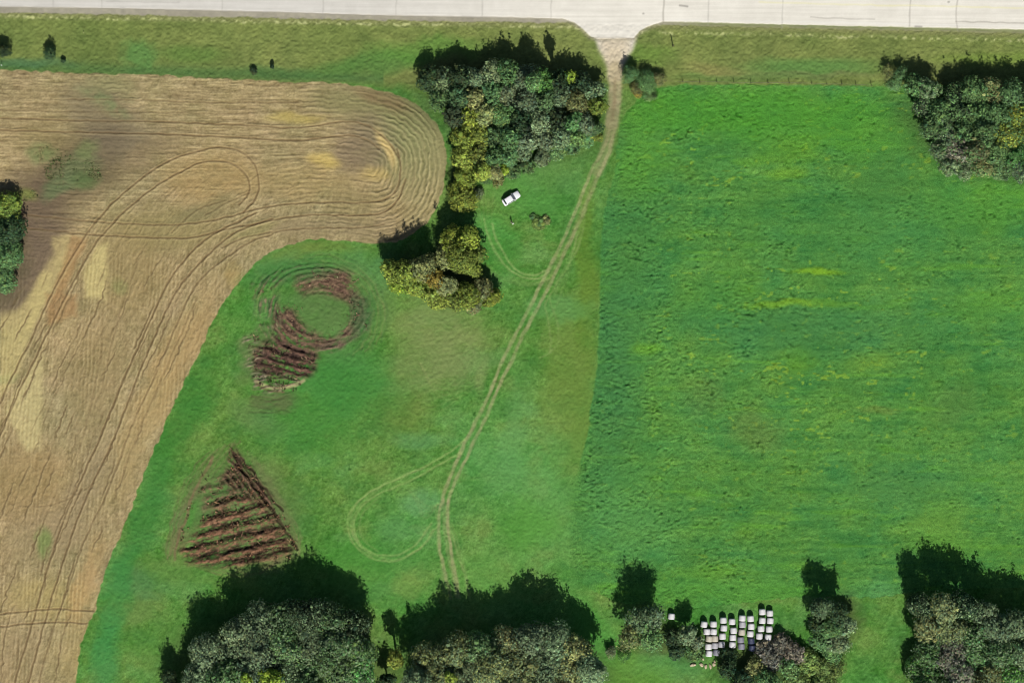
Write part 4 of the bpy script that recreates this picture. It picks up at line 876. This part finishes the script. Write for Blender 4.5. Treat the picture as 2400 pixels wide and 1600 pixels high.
def quadp(name, pts, mat, th=.025):
    a, b, c, d = map(Vector, pts); nrm = (b-a).cross(d-a).normalized()*th
    V = [a, b, c, d, a+nrm, b+nrm, c+nrm, d+nrm]
    return mesh_np(name, V, [(3, 2, 1, 0), (4, 5, 6, 7), (0, 1, 5, 4), (1, 2, 6, 5), (2, 3, 7, 6), (3, 0, 4, 7)], mat, car)
# cabin: roof and pillars in paint, glass panes set in
V, Fc = loft([[(xx, -w1, 1.0), (xx, -w2, zt-.06), (xx, -w2*.85, zt), (xx, 0, zt+.03), (xx, w2*.85, zt), (xx, w2, zt-.06), (xx, w1, 1.0)] for xx, w1, w2, zt in [(-2.0, .84, .80, 1.08), (-1.62, .88, .72, 1.56), (-1.5, .88, .72, 1.62), (-.6, .90, .74, 1.68), (.15, .90, .73, 1.66), (.25, .90, .72, 1.62), (1.0, .88, .82, 1.06)]])
mesh_np('roof', V, Fc, PAINT, car, smooth=False)
quadp('windscreen', [(.30, -.68, 1.625), (1.0, -.80, 1.085), (1.0, .80, 1.085), (.30, .68, 1.625)], GLASS2)
quadp('rear_window', [(-1.66, .66, 1.56), (-2.0, .76, 1.12), (-2.0, -.76, 1.12), (-1.66, -.66, 1.56)], GLASS, .035)
for s in (-1, 1):
    for xa, xb, xc, xd in ((-1.5, -.72, -.72, -1.4), (-.62, .72, .16, -.62)):
        q = [(xa, s*.895, 1.08), (xb, s*.905, 1.08), (xc, s*.765, 1.56), (xd, s*.765, 1.54)]
        quadp('side_window', q if s < 0 else q[::-1], GLASS, .03)
    quadp('headlight', [(2.2, s*.55, .83), (2.2, s*.86, .80), (2.43, s*.70, .74), (2.43, s*.5, .76)][::(1 if s > 0 else -1)], LENS, -.05 if s > 0 else -.05)
    bx = [(-2.46, s*.5, .7), (-2.36, s*.84, .7), (-2.36, s*.84, .95), (-2.46, s*.5, .95)]
    quadp('tail_light', bx if s < 0 else bx[::-1], RED, -.03)
    V, Fc = tubes([[((.72, s*.93, 1.08), .04), ((.70, s*1.02, 1.12), .05)], [((.66, s*1.0, 1.14), .07), ((.68, s*1.08, 1.14), .10), ((.68, s*1.16, 1.14), .06)]], 8)
    mesh_np('mirror', V, Fc, PAINT, car, smooth=True)
    for xw in (-1.45, 1.5):
        tn = 20; V = []; Fc = []
        for yy, rr in ((-.11, .26), (-.11, .33), (-.08, .36), (.08, .36), (.11, .33), (.11, .26)):
            for i in range(tn): V.append((math.cos(6.2832*i/tn)*rr, yy, math.sin(6.2832*i/tn)*rr))
        for k in range(6):
            for i in range(tn): j = (i+1) % tn; Fc.append((k*tn+i, k*tn+j, ((k+1) % 6)*tn+j, ((k+1) % 6)*tn+i))
        wh = mesh_np('wheel', V, Fc, RUB, car, smooth=True); wh.location = (xw, s*.88, .35)
        V = [(0, s*.10, 0)]; Fc = []
        for i in range(20): rr = .255 if i % 4 < 2 else .23; V.append((math.cos(6.2832*i/20)*rr, s*.09, math.sin(6.2832*i/20)*rr))
        for i in range(20): Fc.append((0, 1+i, 1+(i+1) % 20))
        mesh_np('rim', V, Fc, RIM, wh)
quadp('bumper', [(2.44, -.6, .36), (2.44, .6, .36), (2.47, .6, .52), (2.47, -.6, .52)], BLK)

# ------------------------------------------------------------ the person and the pale case
SKIN = flat_mat('skin', (196, 150, 124), .6, .3); HAIR = flat_mat('hair', (62, 46, 36), .7, .3); JACK = flat_mat('pale jacket', (176, 172, 160), .85, .1); TROU = flat_mat('dark trousers', (52, 54, 60), .9, .1)
x, y = P(1199, 521)
man = thing('person', 'person standing on the grass below the white car, wearing a pale top and dark trousers', 'person', (x, y, ground_z(1199, 521)), R(150))
def skinned(name, verts, edges, root, mat, lev=2):
    me = bpy.data.meshes.new(name); me.from_pydata([v[:3] for v in verts], edges, []); me.update(); me.materials.append(mat)
    o = bpy.data.objects.new(name, me); COL.objects.link(o); o.parent = man
    m = o.modifiers.new('skin', 'SKIN'); m.use_smooth_shade = True
    if not me.skin_vertices:
        import bmesh
        bm = bmesh.new(); bm.from_mesh(me); bm.verts.layers.skin.verify(); bm.to_mesh(me); bm.free()
    for i, v in enumerate(verts):
        d = me.skin_vertices[0].data[i]; rr = v[3] if isinstance(v[3], tuple) else (v[3], v[3]); d.radius = rr; d.use_root = (i == root)
    s = o.modifiers.new('sub', 'SUBSURF'); s.levels = lev; s.render_levels = lev
    return o
def arm(s, bx=0):
    return [(.0, s*.19, 1.40, .062), (.02, s*.25, 1.14, .048), (.20, s*.22, 1.02, .036), (.28, s*.20, 1.02, .030), (.33, s*.20, 1.02, (.036, .020))]
bv = [(0, 0, .98, (.15, .11)), (0, 0, 1.16, (.135, .10)), (0, 0, 1.36, (.16, .11)), (0, 0, 1.46, .07), (.01, 0, 1.54, .052), (.02, 0, 1.62, .085), (.02, 0, 1.71, .085), (.115, 0, 1.63, .014)]
be = [(0, 1), (1, 2), (2, 3), (3, 4), (4, 5), (5, 6), (5, 7)]
for s in (-1, 1):
    n = len(bv); bv += [(0, s*.10, .90, .09), (.01, s*.12, .50, .06), (-.01, s*.13, .10, .042), (.14, s*.15, .04, (.045, .03))]; be += [(0, n), (n, n+1), (n+1, n+2), (n+2, n+3)]
    n = len(bv); bv += arm(s); be += [(2, n), (n, n+1), (n+1, n+2), (n+2, n+3), (n+3, n+4)]
    hb = n+4
    for fi, (dy, ln) in enumerate(((-.03, .060), (-.010, .072), (.011, .067), (.031, .052))):
        n = len(bv); bv += [(.345, s*.20+dy, 1.02, .009), (.345+ln*.6, s*.20+dy*1.1, 1.012, .0085), (.345+ln, s*.20+dy*1.15, .995, .0075)]; be += [(hb, n), (n, n+1), (n+1, n+2)]
    n = len(bv); bv += [(.315, s*.20-s*.04, 1.015, .010), (.345, s*.20-s*.055, 1.00, .008)]; be += [(hb-1, n), (n, n+1)]
skinned('body', bv, be, 0, SKIN)
jv = [(0, 0, .94, (.175, .135)), (0, 0, 1.16, (.16, .125)), (0, 0, 1.36, (.18, .13)), (0, 0, 1.46, .09)]; je = [(0, 1), (1, 2), (2, 3)]
for s in (-1, 1):
    n = len(jv); a_ = arm(s)[:4]; jv += [(p_[0], p_[1], p_[2], p_[3]+.016) for p_ in a_[:3]]; je += [(2, n), (n, n+1), (n+1, n+2)]
skinned('jacket', jv, je, 0, JACK)
tv = [(0, 0, .96, (.165, .125)), (0, 0, .90, (.15, .12))]; te = [(0, 1)]
for s in (-1, 1):
    n = len(tv); tv += [(0, s*.10, .82, .10), (.01, s*.12, .50, .075), (-.01, s*.13, .10, .062)]; te += [(1, n), (n, n+1), (n+1, n+2)]
skinned('trousers', tv, te, 0, TROU)
skinned('hair', [(-.03, 0, 1.64, .08), (.0, 0, 1.72, .094), (.05, 0, 1.755, .06)], [(0, 1), (1, 2)], 1, HAIR)
x, y = P(1202.5, 524.5)
cs_ = thing('equipment_case', 'small pale case lying on the grass beside the person', 'case', (x, y, ground_z(1202, 524)), R(20))
CASE = flat_mat('pale case', (214, 218, 200), .5, .4)
V, Fc = loft([[(-.24*k, -.17*k, z), (.24*k, -.17*k, z), (.24*k, .17*k, z), (-.24*k, .17*k, z)] for k, z in ((.94, 0), (1, .03), (1, .13))]); mesh_np('shell', V, Fc, CASE, cs_)
V, Fc = loft([[(-.24*k, -.17*k, z), (.24*k, -.17*k, z), (.24*k, .17*k, z), (-.24*k, .17*k, z)] for k, z in ((1.01, .135), (1.01, .19), (.95, .215))]); mesh_np('lid', V, Fc, CASE, cs_)
V, Fc = tubes([[((-.08, -.17, .11), .012), ((-.07, -.22, .11), .012), ((.07, -.22, .11), .012), ((.08, -.17, .11), .012)]], 6); mesh_np('handle', V, Fc, BLK, cs_)
